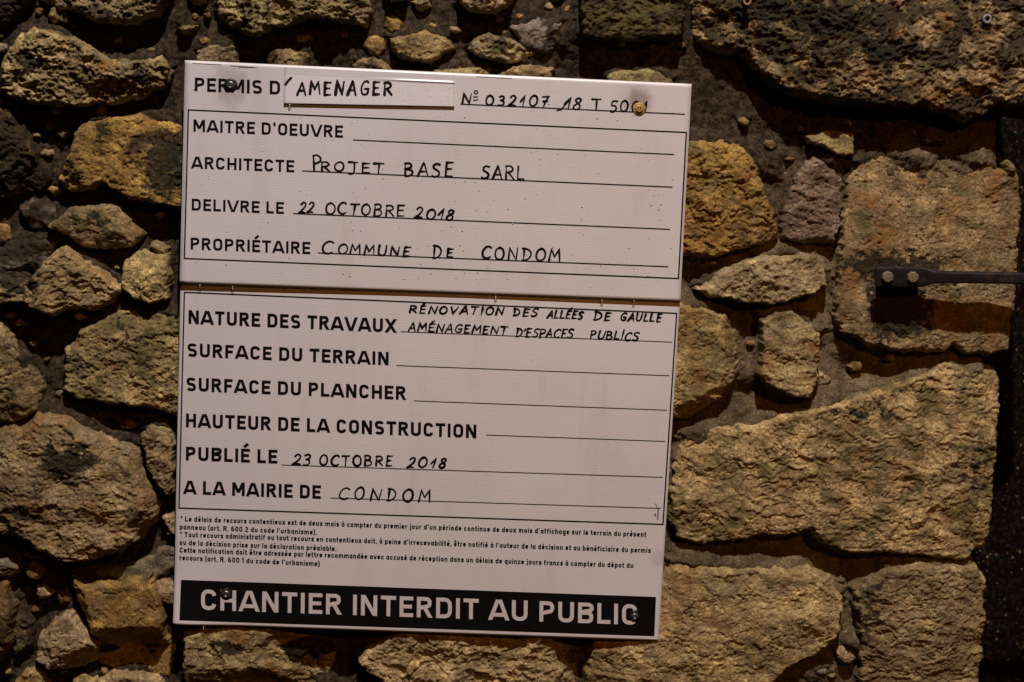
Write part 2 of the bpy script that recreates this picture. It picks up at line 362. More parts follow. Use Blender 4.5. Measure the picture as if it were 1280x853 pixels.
TAN = (0.345, 0.262, 0.115); PALE = (0.415, 0.325, 0.158); GREY = (0.22, 0.185, 0.13); BROWN = (0.17, 0.115, 0.05); OCH = (0.33, 0.215, 0.065)
def stone(poly, h=26, edge=9, tint=TAN, dirt=0.25, ochre=0.5, moss=0.25, rough=1.0, pits=0.0, facets=5, slope=0.42, crack=1.0,
          planes=(), res=1.2, back=-0.0, stains_shade=(), tilt=(0, 0), seed=None, label=None, deep=0.05, coarse=0.0, warp=3.2):
    """one stone of the wall: outline traced at its own depth, chiselled planes, pits and cracks as real relief (mm)"""
    global _sid
    _sid += 1
    s = (seed if seed is not None else _sid) * 7
    r_ = random.Random(s)
    pl = PP(poly, -h * 0.6 * MM) * 1000.0
    x0, z0 = pl.min(0) - 8; x1, z1 = pl.max(0) + 8
    xs = np.arange(x0, x1, res); zs = np.arange(z0, z1, res)
    X, Z = np.meshgrid(xs, zs)
    wx = X + warp * fbm(X / 22, Z / 22, s, 4) + 1.2 * fbm(X / 7, Z / 7, s + 9, 3)
    wz = Z + warp * fbm(X / 22 + 40, Z / 22, s + 3, 4) + 1.2 * fbm(X / 7, Z / 7 + 30, s + 11, 3)
    sd = poly_sd(pl, wx, wz) + (2.2 if deep != 0.01 and sum(q[0] for q in poly) / len(poly) < 240 else 0.6 if deep != 0.01 else 0.0)
    c = pl.mean(0)
    # chiselled planes
    drop = np.zeros(X.shape)
    base_a = r_.uniform(0, 6.28)
    for k in range(facets):
        a = base_a + k * 6.283 / max(facets, 1) + r_.uniform(-0.5, 0.5)
        d = np.array([math.cos(a), math.sin(a)]); sup = ((pl - c) @ d).max()
        tt = r_.uniform(0.15, 0.75)
        drop = np.maximum(drop, slope * r_.uniform(0.5, 1.6) * np.maximum(0, (wx - c[0]) * d[0] + (wz - c[1]) * d[1] - tt * sup))
    # named planes: a photograph point on the arris, direction of fall in the photograph (dx, dy), slope
    for (qx, qy, dx, dy, sl) in planes:
        p0 = np.array(P(qx, qy, -h * MM)) * 1000; p1 = np.array(P(qx + dx, qy + dy, -h * MM)) * 1000
        d = (p1 - p0) / np.linalg.norm(p1 - p0)
        drop = np.maximum(drop, sl * np.maximum(0, (wx - p0[0]) * d[0] + (wz - p0[1]) * d[1]))
    size = min(x1 - x0, z1 - z0)
    e = min(edge * 0.75, size * 0.35)
    t = np.clip(sd / e, 0, 1)
    prof = (1 - (1 - t) ** 2.2) ** 0.6
    H = (h - np.minimum(drop, h * 0.85)) * prof
    H = H + tilt[0] * (X - c[0]) * t + tilt[1] * (Z - c[1]) * t
    STONES.append((pl, h))
    style = r_.uniform(0.35, 1.1); ledge = r_.uniform(0.25, 1.1) ** 1.3
    cyp = sum(q[1] for q in poly) / len(poly); cxp = sum(q[0] for q in poly) / len(poly)
    amp = rough * np.clip(sd / 6, 0.3, 1)
    qx = X + 6 * fbm(X / 30, Z / 30, s + 15, 3); qz = Z + 6 * fbm(X / 30 + 9, Z / 30, s + 17, 3)
    zone = smooth(-0.35, 0.45, perlin(qx / 38, qz / 30, s + 18))          # broken and smoother patches
    rel = 2.6 * fbm(qx / 60, qz / 48, s + 20, 2, 0.5)
    rel += 6.0 * (0.25 - np.abs(perlin(qx / 52 + 0.4 * qz / 52, qz / 40, s + 25))) + 2.2 * style * (0.25 - np.abs(perlin(qx / 21, qz / 15 + 0.3 * qx / 21, s + 26)))   # arrises between broken planes
    rel += style * (0.10 + 0.90 * zone ** 1.5) * 0.9 * fbm(qx / 13, qz / 9, s + 30, 4, 0.66)
    st_ = 2.2 * perlin(qx / 60, qz / 32, s + 80) + 0.5 * perlin(qx / 15, qz / 10, s + 81) + 0.2 * perlin(qx / 4, qz / 3, s + 82) + 0.012 * Z
    fl_ = np.floor(st_); fr_ = st_ - fl_
    rel += 2.6 * ledge * (fl_ + smooth(0.0, 0.16, fr_) - st_)                      # split ledges
    rel += (0.55 + coarse) * (0.55 + 0.8 * zone) * fbm(X / 3.4, Z / 2.8, s + 50, 2, 0.6)
    H = H + amp * rel
    if crack:
        cn = np.abs(perlin(wx / 34 + 5, wz / 15, s + 60) + 0.25 * perlin(wx / 7, wz / 5, s + 61))
        gate = smooth(0.05, 0.35, perlin(X / 45, Z / 30, s + 62) + 0.1)
        H -= crack * 3.2 * (1 - smooth(0.0, 0.055, cn)) * gate * np.clip(sd / 5, 0, 1)
    if pits:
        w1 = worley(wx / 11, wz / 7.5, s + 70); w2 = worley(wx / 5.2, wz / 4.0, s + 71)
        g = smooth(-0.25, 0.35, perlin(X / 32, Z / 26, s + 72))
        H -= pits * (4.5 * (1 - smooth(0.1, 0.42, w1)) * g + 1.9 * (1 - smooth(0.12, 0.45, w2)))
        H += pits * 2.4 * fbm(X / 16, Z / 10, s + 75, 4, 0.6)
    H = np.where(sd < 0, np.minimum(H, 0) + sd * 9.0, H)
    H = np.clip(H, -24, 60)
    keepv = sd > -3.0
    keep = keepv[:-1, :-1] & keepv[1:, :-1] & keepv[:-1, 1:] & keepv[1:, 1:]
    V, F, side, cp = cap_grid(X * MM, Z * MM, -H * MM, keep, deep)
    cx, cz = c[0] * MM, c[1] * MM
    V[:, 0] -= cx; V[:, 2] -= cz
    o = build_shell('stone', V, F, side, cp, M_STONE, wall)
    o.location = (cx, 0, cz)
    j = 1.04 + r_.uniform(-0.14, 0.12)
    o['tint'] = [tint[0] * j, tint[1] * j * r_.uniform(0.95, 1.03), tint[2] * j * r_.uniform(0.84, 1.12)]
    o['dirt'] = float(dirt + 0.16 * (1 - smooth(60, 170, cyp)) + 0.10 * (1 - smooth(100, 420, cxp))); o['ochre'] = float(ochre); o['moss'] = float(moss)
    st = list(stains_shade)[:2]
    for nm, k in (('stain_shade_a', 0), ('stain_shade_b', 1)):
        if k < len(st):
            q = P(st[k][0], st[k][1], -h * MM); rx = st[k][2] * MM * 0.96; rz = st[k][3] * MM * 0.96
            o[nm] = [q[0], 0.0, q[1]]; o[nm + '_size'] = [rx, float(st[k][4]) if len(st[k]) > 4 else 0.75, rz]
        else:
            o[nm] = [100.0, 0.0, 100.0]; o[nm + '_size'] = [1.0, 0.001, 1.0]
    if label: o['label'] = label
    return o
_sid = 0; STONES = []

# ---- left part, top to bottom
stone([(-40,-40),(40,-40),(38,-5),(12,30),(-40,36)], 22, tint=BROWN, dirt=0.8, pits=0.8)
stone([(40,-40),(222,-40),(207,5),(194,20),(160,30),(125,26),(95,14),(70,8),(50,0)], 34, 10, PALE, 0.34, 0.7, 0.5, 1.3, 1.0)
stone([(2,82),(12,58),(24,42),(40,36),(75,42),(102,52),(133,76),(165,77),(200,70),(210,88),(204,108),(180,123),(140,129),(90,131),(40,129),(12,121),(0,106)],
      34, 8, PALE, 0.22, 0.9, 0.4, 1.2, 1.0, facets=4, slope=0.3, stains_shade=((38,75,24,13),(165,100,34,10)), tilt=(0,0.05), label='crusty pale yellow stone with a pitted face')
stone([(-30,132),(10,138),(28,165),(48,195),(52,222),(38,240),(0,246),(-30,246)], 26, 10, BROWN, 0.66, 0.8, 0.2, 1.2, 0.7)
stone([(75,226),(86,192),(93,168),(110,152),(140,149),(172,145),(236,160),(246,268),(215,260),(175,250),(146,240),(130,226),(112,236),(91,242)],
      30, 9, OCH, 0.40, 1.0, 0.3, 1.0, 0.35, stains_shade=((205,205,38,60),(127,168,9,15)), facets=5, slope=0.25, label='brown and ochre stone with a small hole painted as a dark spot')  # the narrow dark spot paints the shade inside a hole
stone([(62,283),(85,262),(115,257),(145,259),(160,272),(179,294),(165,306),(140,310),(105,308),(85,295)],
      28, 7, TAN, 0.30, 0.8, 0.5, 0.7, 0.0, planes=((120,288,-0.1,1,0.5),(155,275,1,-0.3,0.9)), facets=3, slope=0.25, stains_shade=((120,275,14,10),))
stone([(-25,275),(8,285),(7,304),(-25,312)], 14, 6, OCH, 0.5, 0.8)
stone([(-25,312),(30,303),(72,298),(64,318),(42,350),(10,343),(-25,330)], 16, 9, GREY, 0.78, 0.2, 0.5, 0.8)
stone([(-30,330),(10,347),(38,352),(60,324),(82,311),(100,320),(128,341),(151,362),(140,380),(118,387),(88,385),(64,394),(45,389),(28,375),(0,380),(-30,382)],
      36, 9, TAN, 0.20, 0.7, 0.35, 1.1, 0.2, facets=4, slope=0.3, stains_shade=((15,350,42,30),), tilt=(0.08,0), label='pointed tan stone with its shaded left end painted dark')  # dark patch paints in the shade over the left end
stone([(152,346),(157,326),(173,314),(190,316),(209,318),(212,345),(208,372),(190,376),(166,371),(153,361)],
      30, 6, PALE, 0.10, 0.8, 0.1, 1.1, 0.2, facets=4, slope=0.3, planes=((172,325,-1,-0.6,0.6),))
stone([(190,308),(198,303),(210,308),(209,316),(195,317)], 20, 4, TAN, 0.15, 0.3, 0.5)
stone([(80,440),(98,418),(125,401),(150,391),(200,391),(236,395),(236,516),(215,519),(195,513),(175,508),(145,504),(120,500),(95,497),(80,486),(82,460)],
      28, 9, TAN, 0.30, 0.6, 0.6, 1.2, 0.45, facets=4, slope=0.2, stains_shade=((150,416,7,7),(172,424,6,6)), tilt=(0,-0.05), label='large tan stone with small pits painted black beside the notice edge')  # the two small spots paint in the dark of pits
stone([(-30,398),(5,405),(17,430),(42,460),(52,480),(47,512),(22,528),(-30,532)], 30, 10, TAN, 0.42, 0.5, 0.4, 1.0, stains_shade=((35,440,24,34),))
stone([(-30,550),(8,534),(30,535),(48,520),(60,517),(90,525),(130,545),(160,555),(173,566),(182,592),(196,634),(194,655),(172,676),(150,691),(110,703),(85,706),(50,691),(20,672),(-30,668)],
      42, 14, TAN, 0.22, 0.75, 0.45, 1.45, 0.35, facets=5, slope=0.3, stains_shade=((85,578,42,30),(25,640,30,10)), tilt=(0,-0.04), label='largest stone on the left with a dark grey smudge')
stone([(177,541),(190,531),(205,534),(216,546),(220,617),(206,617),(192,600),(181,572)], 32, 7, PALE, 0.05, 0.6, 0.1, 1.0, 0.3, facets=3, slope=0.3)
stone([(206,648),(218,640),(232,650),(230,674),(212,667)], 22, 6, PALE, 0.2, 0.3)
stone([(96,720),(140,709),(165,703),(190,696),(206,684),(226,688),(226,714),(190,722),(150,729),(110,733)], 16, 5, GREY, 0.2, 0.1, 0.1, 0.6, facets=2)
stone([(89,722),(105,731),(150,727),(168,721),(180,730),(193,722),(198,745),(204,788),(214,814),(207,850),(150,846),(121,832),(120,796),(107,775),(97,750)],
      36, 8, OCH, 0.12, 0.9, 0.1, 0.7, 0.0, facets=0, planes=((160,784,0.05,1,0.95),(110,760,-1,0.25,0.9)), label='orange tinged block with a sharp undercut lower half')
stone([(190,726),(215,727),(224,733),(224,758),(207,755),(193,742)], 24, 5, PALE, 0.1, 0.6)
stone([(44,826),(50,795),(69,775),(88,764),(105,785),(119,805),(120,828),(95,839),(62,836)],
      34, 6, PALE, 0.08, 0.4, 0.1, 0.8, 0.0, facets=0, planes=((92,812,0.55,1,0.75),(62,800,-1,0.1,0.7)), label='small triangular pale stone')
stone([(-30,722),(8,728),(16,755),(13,802),(0,828),(-30,832)], 30, 9, BROWN, 0.3, 0.8)
stone([(-30,698),(10,699),(21,711),(15,720),(-30,722)], 24, 6, GREY, 0.3)
stone([(20,852),(34,836),(55,841),(62,880),(18,880)], 20, 6, TAN, 0.3, 0.9)
stone([(92,850),(104,843),(118,850),(118,880),(92,880)], 20, 5, TAN, 0.3)
stone([(125,852),(140,843),(175,840),(203,850),(214,880),(122,880)], 24, 7, PALE, 0.25, 0.3)
stone([(14,775),(36,768),(44,790),(40,815),(20,818)], 12, 6, BROWN, 0.7, 0.3, 0.6, 1.0, 0.5)
# ---- below the notice
stone([(229,794),(260,779),(340,779),(405,795),(420,820),(411,842),(420,880),(236,880),(227,840)], 30, 8, TAN, 0.2, 0.9, 0.1, 1.2, 0.2,
      facets=0, planes=((330,812,1,0.12,0.42),(300,835,0.1,1,0.6)), stains_shade=((285,812,30,12),))
stone([(446,826),(458,812),(500,785),(650,783),(700,795),(720,806),(722,880),(500,880),(470,850)], 27, 7, PALE, 0.15, 0.3, 0.05, 1.3, 0.4,
      facets=0, planes=((470,845,-0.6,1,0.8),(690,820,1,-0.15,0.9)), tilt=(0,-0.02))
stone([(730,834),(740,806),(744,780),(826,722),(836,706),(850,702),(900,708),(960,707),(1010,710),(1041,722),(1053,745),(1052,790),(1032,812),(988,834),(971,853),(966,880),(730,880)],
      31, 9, PALE, 0.06, 0.55, 0.05, 0.85, 0.15, facets=4, slope=0.1, planes=((745,830,-1,-0.1,1.0),), label='pale blond block below the right corner of the notice')
stone([(1068,742),(1084,725),(1105,710),(1140,704),(1220,707),(1233,725),(1232,780),(1224,880),(1078,880),(1071,800)],
      28, 8, (0.33,0.26,0.135), 0.16, 0.3, 0.4, 0.85, 0.25, facets=3, slope=0.15, stains_shade=((1084,775,22,60,0.55),(1098,735,26,16,0.5)), deep=0.26)
# ---- right part
stone([(837,622),(842,580),(856,546),(880,535),(940,530),(980,515),(1030,505),(1080,490),(1150,470),(1180,453),(1200,458),(1250,464),(1253,490),(1247,560),(1242,650),(1236,680),(1206,702),(1160,697),(1120,692),(1085,692),(1050,690),(1021,676),(1014,661),(1000,668),(960,670),(880,682),(845,675),(836,650)],
      30, 9, PALE, 0.18, 0.5, 0.6, 0.85, 0.2, facets=5, slope=0.12, stains_shade=((1222,590,30,95,0.5),(1080,512,60,14,0.6)), deep=0.26, label='longest pale block with mossy top and darkened right end')
stone([(1043,402),(1047,350),(1051,290),(1057,230),(1069,205),(1100,193),(1150,195),(1200,200),(1270,214),(1278,235),(1274,330),(1270,375),(1265,410),(1264,442),(1235,447),(1205,442),(1190,431),(1180,441),(1120,440),(1080,430),(1050,416)],
      27, 9, (0.325,0.245,0.118), 0.20, 0.8, 0.5, 0.7, 0.12, coarse=0.45, facets=4, slope=0.06, tilt=(0,-0.035), stains_shade=((1124,384,46,50,1.2),(1122,336,78,26,1.05)), deep=0.26, label='squared block behind the iron rod with a black stain')
stone([(838,180),(860,176),(880,176),(925,180),(945,195),(956,235),(971,270),(974,300),(935,310),(900,319),(875,323),(838,318)],
      27, 9, OCH, 0.22, 0.9, 0.5, 1.2, 0.3, facets=4, slope=0.22, label='yellow ochre stone at the right edge of the notice')
stone([(999,210),(1018,195),(1045,210),(1053,225),(1051,260),(1046,300),(1030,307),(975,299),(975,265),(985,240)],
      20, 7, (0.235,0.178,0.105), 0.38, 0.35, 0.2, 1.1, 0.3, facets=3)
stone([(1007,170),(1030,163),(1066,167),(1067,196),(1045,194),(1025,183),(1010,178)], 27, 5, TAN, 0.1, 0.3, 0.2, 0.5, facets=0, slope=0.1, planes=((1038,178,-0.2,-1,0.25),), warp=1.2)
stone([(868,363),(884,350),(905,335),(940,321),(1000,317),(1021,320),(1033,345),(1035,358),(1015,369),(985,377),(950,383),(915,376),(890,372)],
      31, 7, PALE, 0.28, 0.2, 0.25, 1.0, 0.4, facets=3, slope=0.2)
stone([(828,378),(880,382),(905,394),(924,420),(925,455),(918,475),(900,501),(870,523),(845,527),(825,530)],
      31, 9, TAN, 0.06, 0.7, 0.1, 0.9, 0.1, facets=0, planes=((905,430,1,0.05,0.8),(880,492,0.5,1,0.85),(895,400,1,-1,0.5)), slope=0.2, tilt=(0,-0.03))
stone([(951,400),(970,388),(990,387),(1005,399),(1026,418),(1025,440),(1021,480),(1013,498),(985,494),(955,479),(947,468),(951,440)],
      33, 6, PALE, 0.06, 0.7, 0.1, 0.9, 0.15, facets=3, slope=0.2, warp=1.8)
stone([(866,14),(872,52),(890,62),(930,70),(950,96),(985,120),(1040,130),(1100,138),(1150,136),(1185,148),(1205,157),(1225,150),(1250,134),(1290,146),(1330,150),(1330,-60),(864,-60)],
      54, 16, (0.31,0.225,0.10), 0.60, 0.9, 0.35, 1.35, 0.55, facets=3, slope=0.2, planes=((910,40,-1,0.6,0.3),), stains_shade=((1020,20,150,26),(1105,60,60,22)), deep=0.26, label='huge dark lichen covered block at the top right')
stone([(723,-40),(852,-40),(857,0),(853,42),(830,49),(790,51),(740,49),(725,45)], 32, 6, BROWN, 0.62, 0.6, 0.75, 0.9, 0.6, facets=2, slope=0.1)
stone([(757,97),(775,88),(800,86),(825,91),(842,101),(850,125),(755,125)], 22, 6, PALE, 0.2, 0.5, 0.6)
stone([(487,50),(500,42),(530,38),(560,48),(568,62),(550,75),(528,80),(505,76),(492,65)], 28, 7, TAN, 0.15, 0.8, 0.4, 0.9, 0.4)
stone([(584,63),(590,48),(610,43),(640,50),(672,66),(667,73),(635,79),(600,73)], 24, 7, PALE, 0.35, 0.3, 0.4, 1.0, 0.5)
stone([(638,34),(680,18),(704,28),(703,60),(682,70),(650,56)], 20, 9, GREY, 0.45, 0.1, 0.2, 0.8)
stone([(570,-40),(640,-40),(642,3),(622,17),(590,15),(574,5)], 34, 7, PALE, 0.3, 0.4, 0.2, 1.1, 1.0)
stone([(258,-40),(452,-40),(464,12),(460,32),(430,29),(395,22),(352,35),(320,45),(285,35),(270,18)], 32, 8, PALE, 0.38, 0.6, 0.5, 1.3, 1.3, facets=3)
stone([(246,64),(268,56),(294,58),(298,92),(240,92)], 20, 6, PALE, 0.45, 0.3, 0.6)
stone([(333,64),(350,59),(385,68),(390,92),(330,92)], 18, 6, TAN, 0.5, 0.4, 0.4)
stone([(446,76),(468,71),(490,84),(488,96),(440,96)], 16, 5, TAN, 0.5)
stone([(520,92),(545,87),(580,84),(615,85),(618,108),(520,108)], 24, 5, PALE, 0.25, 0.3, 0.5)
stone([(620,96),(640,82),(672,80),(692,87),(694,108),(620,108)], 24, 5, TAN, 0.3, 0.3, 0.5)
stone([(478,-40),(512,-40),(509,1),(490,4)], 26, 5, PALE, 0.3)
stone([(1254,206),(1262,201),(1270,211),(1268,223),(1256,221)], 22, 4, PALE, 0.1, 0.2, 0.7)
o = stone([(1149,172),(1160,170),(1178,173),(1180,180),(1174,187),(1152,184)], 16, 3, GREY, 0.2, 0, 0, 0.25, facets=0, crack=0, label='black chip standing in for a dark recess above the squared block')
o.data.materials[0] = M_SMOOTH_BLACK  # black chip stands in for the dark of a recess in the mortar
stone([(60,20),(66,12),(82,16),(84,26),(66,30)], 14, 4, TAN, 0.5)
stone([(196,88),(206,80),(214,90),(208,102),(197,100)], 10, 4, GREY, 0.6)
stone([(24,263),(38,250),(60,255),(72,272),(60,288),(36,285)], 12, 8, GREY, 0.6)
stone([(30,205),(42,196),(62,205),(64,225),(50,236),(34,226)], 10, 6, BROWN, 0.75)
stone([(30,712),(42,706),(52,714),(48,722),(34,722)], 18, 4, OCH, 0.2)

# ---- grit and small packing stones pressed into the joints
def chips(n):
    r = random.Random(91); made = 0; tries = 0; allp = [(p, h) for p, h in STONES]
    while made < n and tries < 4000:
        tries += 1
        zone = r.random()
        if zone < .55: px, py = r.uniform(-10, 215), r.uniform(0, 853)
        elif zone < .75: px, py = r.uniform(215, 860), r.uniform(-5, 80)
        else: px, py = r.uniform(850, 1200), r.uniform(150, 853)
        sz = r.uniform(5.0, 9.0) if r.random() < .6 else r.uniform(9, 15)
        q = np.array(P(px, py, -.01)) * 1000
        if max(float(poly_sd(p, np.array([q[0]]), np.array([q[1]]))[0]) for p, h in allp) > -sz * 0.75 : continue
        if 205 < px < 870 and 60 < py < 810: continue
        made += 1
        k = r.randint(5, 7); a0 = r.uniform(0, 6); el = r.uniform(0.55, 1.0)
        poly = [(px + sz * math.cos(a0 + 6.283 * i / k) * r.uniform(.7, 1.25), py + sz * el * math.sin(a0 + 6.283 * i / k) * r.uniform(.7, 1.25)) for i in range(k)]
        stone(poly, r.uniform(0.5, 0.9) * sz + 2.5, sz * .5, r.choice([TAN, PALE, GREY, BROWN, OCH]), r.uniform(.2, .5), .5, .4, .35, facets=4, slope=0.6, crack=0, warp=2.0, res=1.0, deep=0.01)
        allp.append(STONES[-1])
chips(75)

# ---- mortar bed, a rough sheet between the stones
BUMPS = [(700,45,38,13),(860,120,34,8),(955,205,26,17),(1120,176,60,13),(1215,190,40,12),(1040,190,26,13),(935,470,20,12),(1035,490,34,12),(1065,385,14,8),(1050,440,20,7),
         (1062,800,16,14),(1015,845,24,9),(900,715,60,10),(930,300,20,4),(60,275,26,10),(75,470,30,10),(120,525,38,12),(20,320,30,9),(205,390,24,8),(150,65,40,12),(220,30,40,6),(470,60,40,6),
         (205,200,30,5),(60,200,20,6),(120,715,60,6),(830,540,20,8),(845,690,20,6)]
HOLES = [(960,350,34,-8),(1080,470,60,-8),(100,430,70,-10),(80,150,50,-12),(20,262,40,-8),(950,400,14,-14),(965,500,26,-7),(60,760,40,-14),(215,830,14,-22),(723,835,12,-16),(900,130,60,-12),
         (425,835,18,-10),(790,78,60,-3),(190,280,36,-10),(600,30,60,-10),(500,25,50,-8),(235,600,14,-12),(860,500,22,-6),(960,705,90,-4),(140,30,80,-8),(60,15,20,-6)]
def mortar_sheet():
    xa, xb = P(-70, 400, 0)[0] * 1000, 0
    r = 1.6
    lx = P(-80, 420, 0)[0] * 1000; tz = P(600, -70, 0)[1] * 1000; bz = P(600, 930, 0)[1] * 1000
    top_r = np.array(P(1268, 0, 0)) * 1000; bot_r = np.array(P(1216, 853, 0)) * 1000
    xs = np.arange(lx, top_r[0] + 20, r); zs = np.arange(bz, tz, r)
    X, Z = np.meshgrid(xs, zs)
    H = -1.0 - 6.0 * smooth(50, -250, X) - 2.0 * smooth(150, 330, Z) + 4.0 * fbm(X / 45, Z / 38, 401, 3) + 1.5 * fbm(X / 10, Z / 9, 411, 3, 0.6) + 0.7 * fbm(X / 4.0, Z / 4.0, 421, 2) + 1.6 * np.abs(fbm(X / 18, Z / 14, 425, 3))
    for (a, b, rr, hh) in BUMPS + HOLES:
        q = np.array(P(a, b, 0)) * 1000
        wob = 1 + 0.35 * perlin(X / 15, Z / 15, int(a) % 97)
        d2 = (((X - q[0]) / (rr * 0.95)) ** 2 + ((Z - q[1]) / (rr * 0.75)) ** 2) * wob
        H += hh * np.exp(-d2)
    lap = np.full(X.shape, -99.0)
    wxx = X + 3 * fbm(X / 16, Z / 16, 460, 3); wzz = Z + 3 * fbm(X / 16, Z / 16, 470, 3)
    for pl, h in STONES:
        a0 = np.searchsorted(xs, pl[:, 0].min() - 30); a1 = np.searchsorted(xs, pl[:, 0].max() + 30)
        b0 = np.searchsorted(zs, pl[:, 1].min() - 30); b1 = np.searchsorted(zs, pl[:, 1].max() + 30)
        if a1 <= a0 or b1 <= b0: continue
        sl = (slice(b0, b1), slice(a0, a1))
        d0 = poly_sd(pl, wxx[sl], wzz[sl]); d1 = poly_sd(pl, wxx[sl], wzz[sl] - 4)
        up = np.clip((d1 - d0) / 4, -1, 1)                      # 1: the stone lies below this spot
        d = np.maximum(-d0, 0)
        k = 0.15 + 0.20 * (1 - np.abs(up)) + 0.60 * np.clip(up, 0, 1)
        k = k * (0.75 + 0.5 * perlin(X[sl] / 40, Z[sl] / 30, 480))
        wd = 5 + 9 * np.clip(up, 0, 1) + 3 * perlin(X[sl] / 25, Z[sl] / 25, 481)
        lap[sl] = np.maximum(lap[sl], k * min(h, 36) * np.exp(-(d / wd) ** 1.6))
    H = np.where(lap > 0, np.maximum(H, 0) * 0.5 + H * 0.5 + lap * 0.85, H)
    gr = (worley(X / 6, Z / 6, 431) < 0.28) & (perlin(X / 20, Z / 20, 440) > 0.05)
    H += np.where(gr, 1.2, 0)
    edge = bot_r[0] + (Z - bot_r[1]) / (top_r[1] - bot_r[1]) * (top_r[0] - bot_r[0]) - 14 + 4 * fbm(X * 0 + 3, Z / 25, 450, 3)
    keepv = X < edge
    keep = keepv[:-1, :-1] & keepv[1:, :-1] & keepv[:-1, 1:] & keepv[1:, 1:]
    V, F, side, cp = cap_grid(X * MM, Z * MM, -H * MM, keep, 0.27)
    return build_shell('mortar', V, F, side, cp, M_MORTAR, wall)
mortar_sheet()

# ---- dark roughcast surface seen past the end of the wall
def rear_surface():
    a = P(1180, -60, 0.30); b = P(1420, 930, 0.30)
    xs = np.arange(a[0] - 0.25, b[0] + 0.25, 0.006); zs = np.arange(b[1] - 0.1, a[1] + 0.1, 0.006)
    X, Z = np.meshgrid(xs, zs)
    H = 4 * fbm(X * 30, Z * 30, 501, 3) + 3.5 * (0.5 - worley(X * 90, Z * 90, 510))
    keep = np.ones((X.shape[0] - 1, X.shape[1] - 1), bool)
    V, F, side, cp = cap_grid(X, Z, 0.30 - H * MM, keep, 0.36)
    o = build_shell('roughcast_wall', V, F, side, cp, M_REAR, None)
    o['label'] = 'dark gravelly roughcast surface set back beyond the right end of the stone wall'; o['category'] = 'wall'
rear_surface()

# ================================================================ the notice
notice = empty('permit_notice', 'white two part building permit notice screwed to the stone wall, black print and handwriting', 'notice')
XL, XR = P(231.3, 75.5, YS)[0], P(864.6, 105.2, YS)[0]
def surf_upper(x, z):
    u = (x - XL) / (XR - XL)
    return YS + 0.0010 * u + 0.0005 * math.sin(x * 9 + 1) * math.cos(z * 7)
def surf_lower(x, z):
    u = (x - XL) / (XR - XL)
    y = -0.0350 - 0.0006 * u - 0.0004 * math.sin(x * 8 + 2 + z * 5)
    if z < -0.26: y += 0.0035 * ((-0.26 - z) / 0.07) ** 2 * (1 - smooth(0.0, 0.14, u)) * -1.0
    dl = x - XL
    if dl < 0.03 and z < -0.12: y += 2.4 * (0.03 - dl) ** 2 * smooth(-0.12, -0.28, z)
    return y
def surf_strip(x, z):
    dz = z - ZSTRIP
    return surf_upper(x, z) - 0.0004 - 0.0027 * min(1.0, max(0.0, -dz / 0.031)) - 0.0011 * float(smooth(-0.10, -0.03, x)) * math.exp(-(dz / 0.0013) ** 2)
ZSTRIP = P(470, 99, YS - 0.003)[1]
def on(surf, px, py, lift=0.0):
    """photograph position -> point of a gently warped sheet"""
    y = YS
    for _ in range(4):
        x, z = P(px, py, y); y = float(surf(x, z))
    return np.array([x, y - lift, z])

def sheet(name, corners, surf, thick, mat, parent, nx=80, ny=60, label=None):
    """corners TL,TR,BR,BL in the photograph; closed slab with a front that follows surf"""
    c = [on(surf, *q) for q in corners]
    V = []; F = []
    for j in range(ny + 1):
        for i in range(nx + 1):
            u, v = i / nx, j / ny
            p = (c[0] * (1 - u) + c[1] * u) * (1 - v) + (c[3] * (1 - u) + c[2] * u) * v
            V.append((p[0], float(surf(p[0], p[2])), p[2]))
    n = len(V)
    V += [(a, b + thick, d) for a, b, d in V]
    def id_(i, j): return j * (nx + 1) + i
    for j in range(ny):
        for i in range(nx):
            F.append((id_(i, j), id_(i, j + 1), id_(i + 1, j + 1), id_(i + 1, j)))
            F.append((n + id_(i, j), n + id_(i + 1, j), n + id_(i + 1, j + 1), n + id_(i, j + 1)))
    ring = [id_(i, 0) for i in range(nx)] + [id_(nx, j) for j in range(ny)] + [id_(i, ny) for i in range(nx, 0, -1)] + [id_(0, j) for j in range(ny, 0, -1)]
    for a, b in zip(ring, ring[1:] + ring[:1]): F.append((a, b, n + b, n + a))
    o = make_obj(name, V, F, mat, parent, False, label)
    sm = np.zeros(len(o.data.polygons), bool); sm[:nx * ny * 2] = True
    o.data.polygons.foreach_set('use_smooth', sm)
    return o
sheet('upper_panel', [(231.3,75.5),(864.6,105.2),(850.4,377.3),(224.6,354.5)], surf_upper, 0.0040, M_PANEL, notice)
sheet('lower_panel', [(225.6,350.0),(850.6,368.0),(823.2,801.2),(216.2,780.8)], surf_lower, 0.0040, M_PANEL, notice, 160, 160)
sheet('title_strip', [(355.5,84.0),(568.8,94.0),(568.0,133.3),(354.8,129.3)], surf_strip, 0.0022, M_STRIP, notice, 60, 110, label='glued white strip carrying a handwritten word')

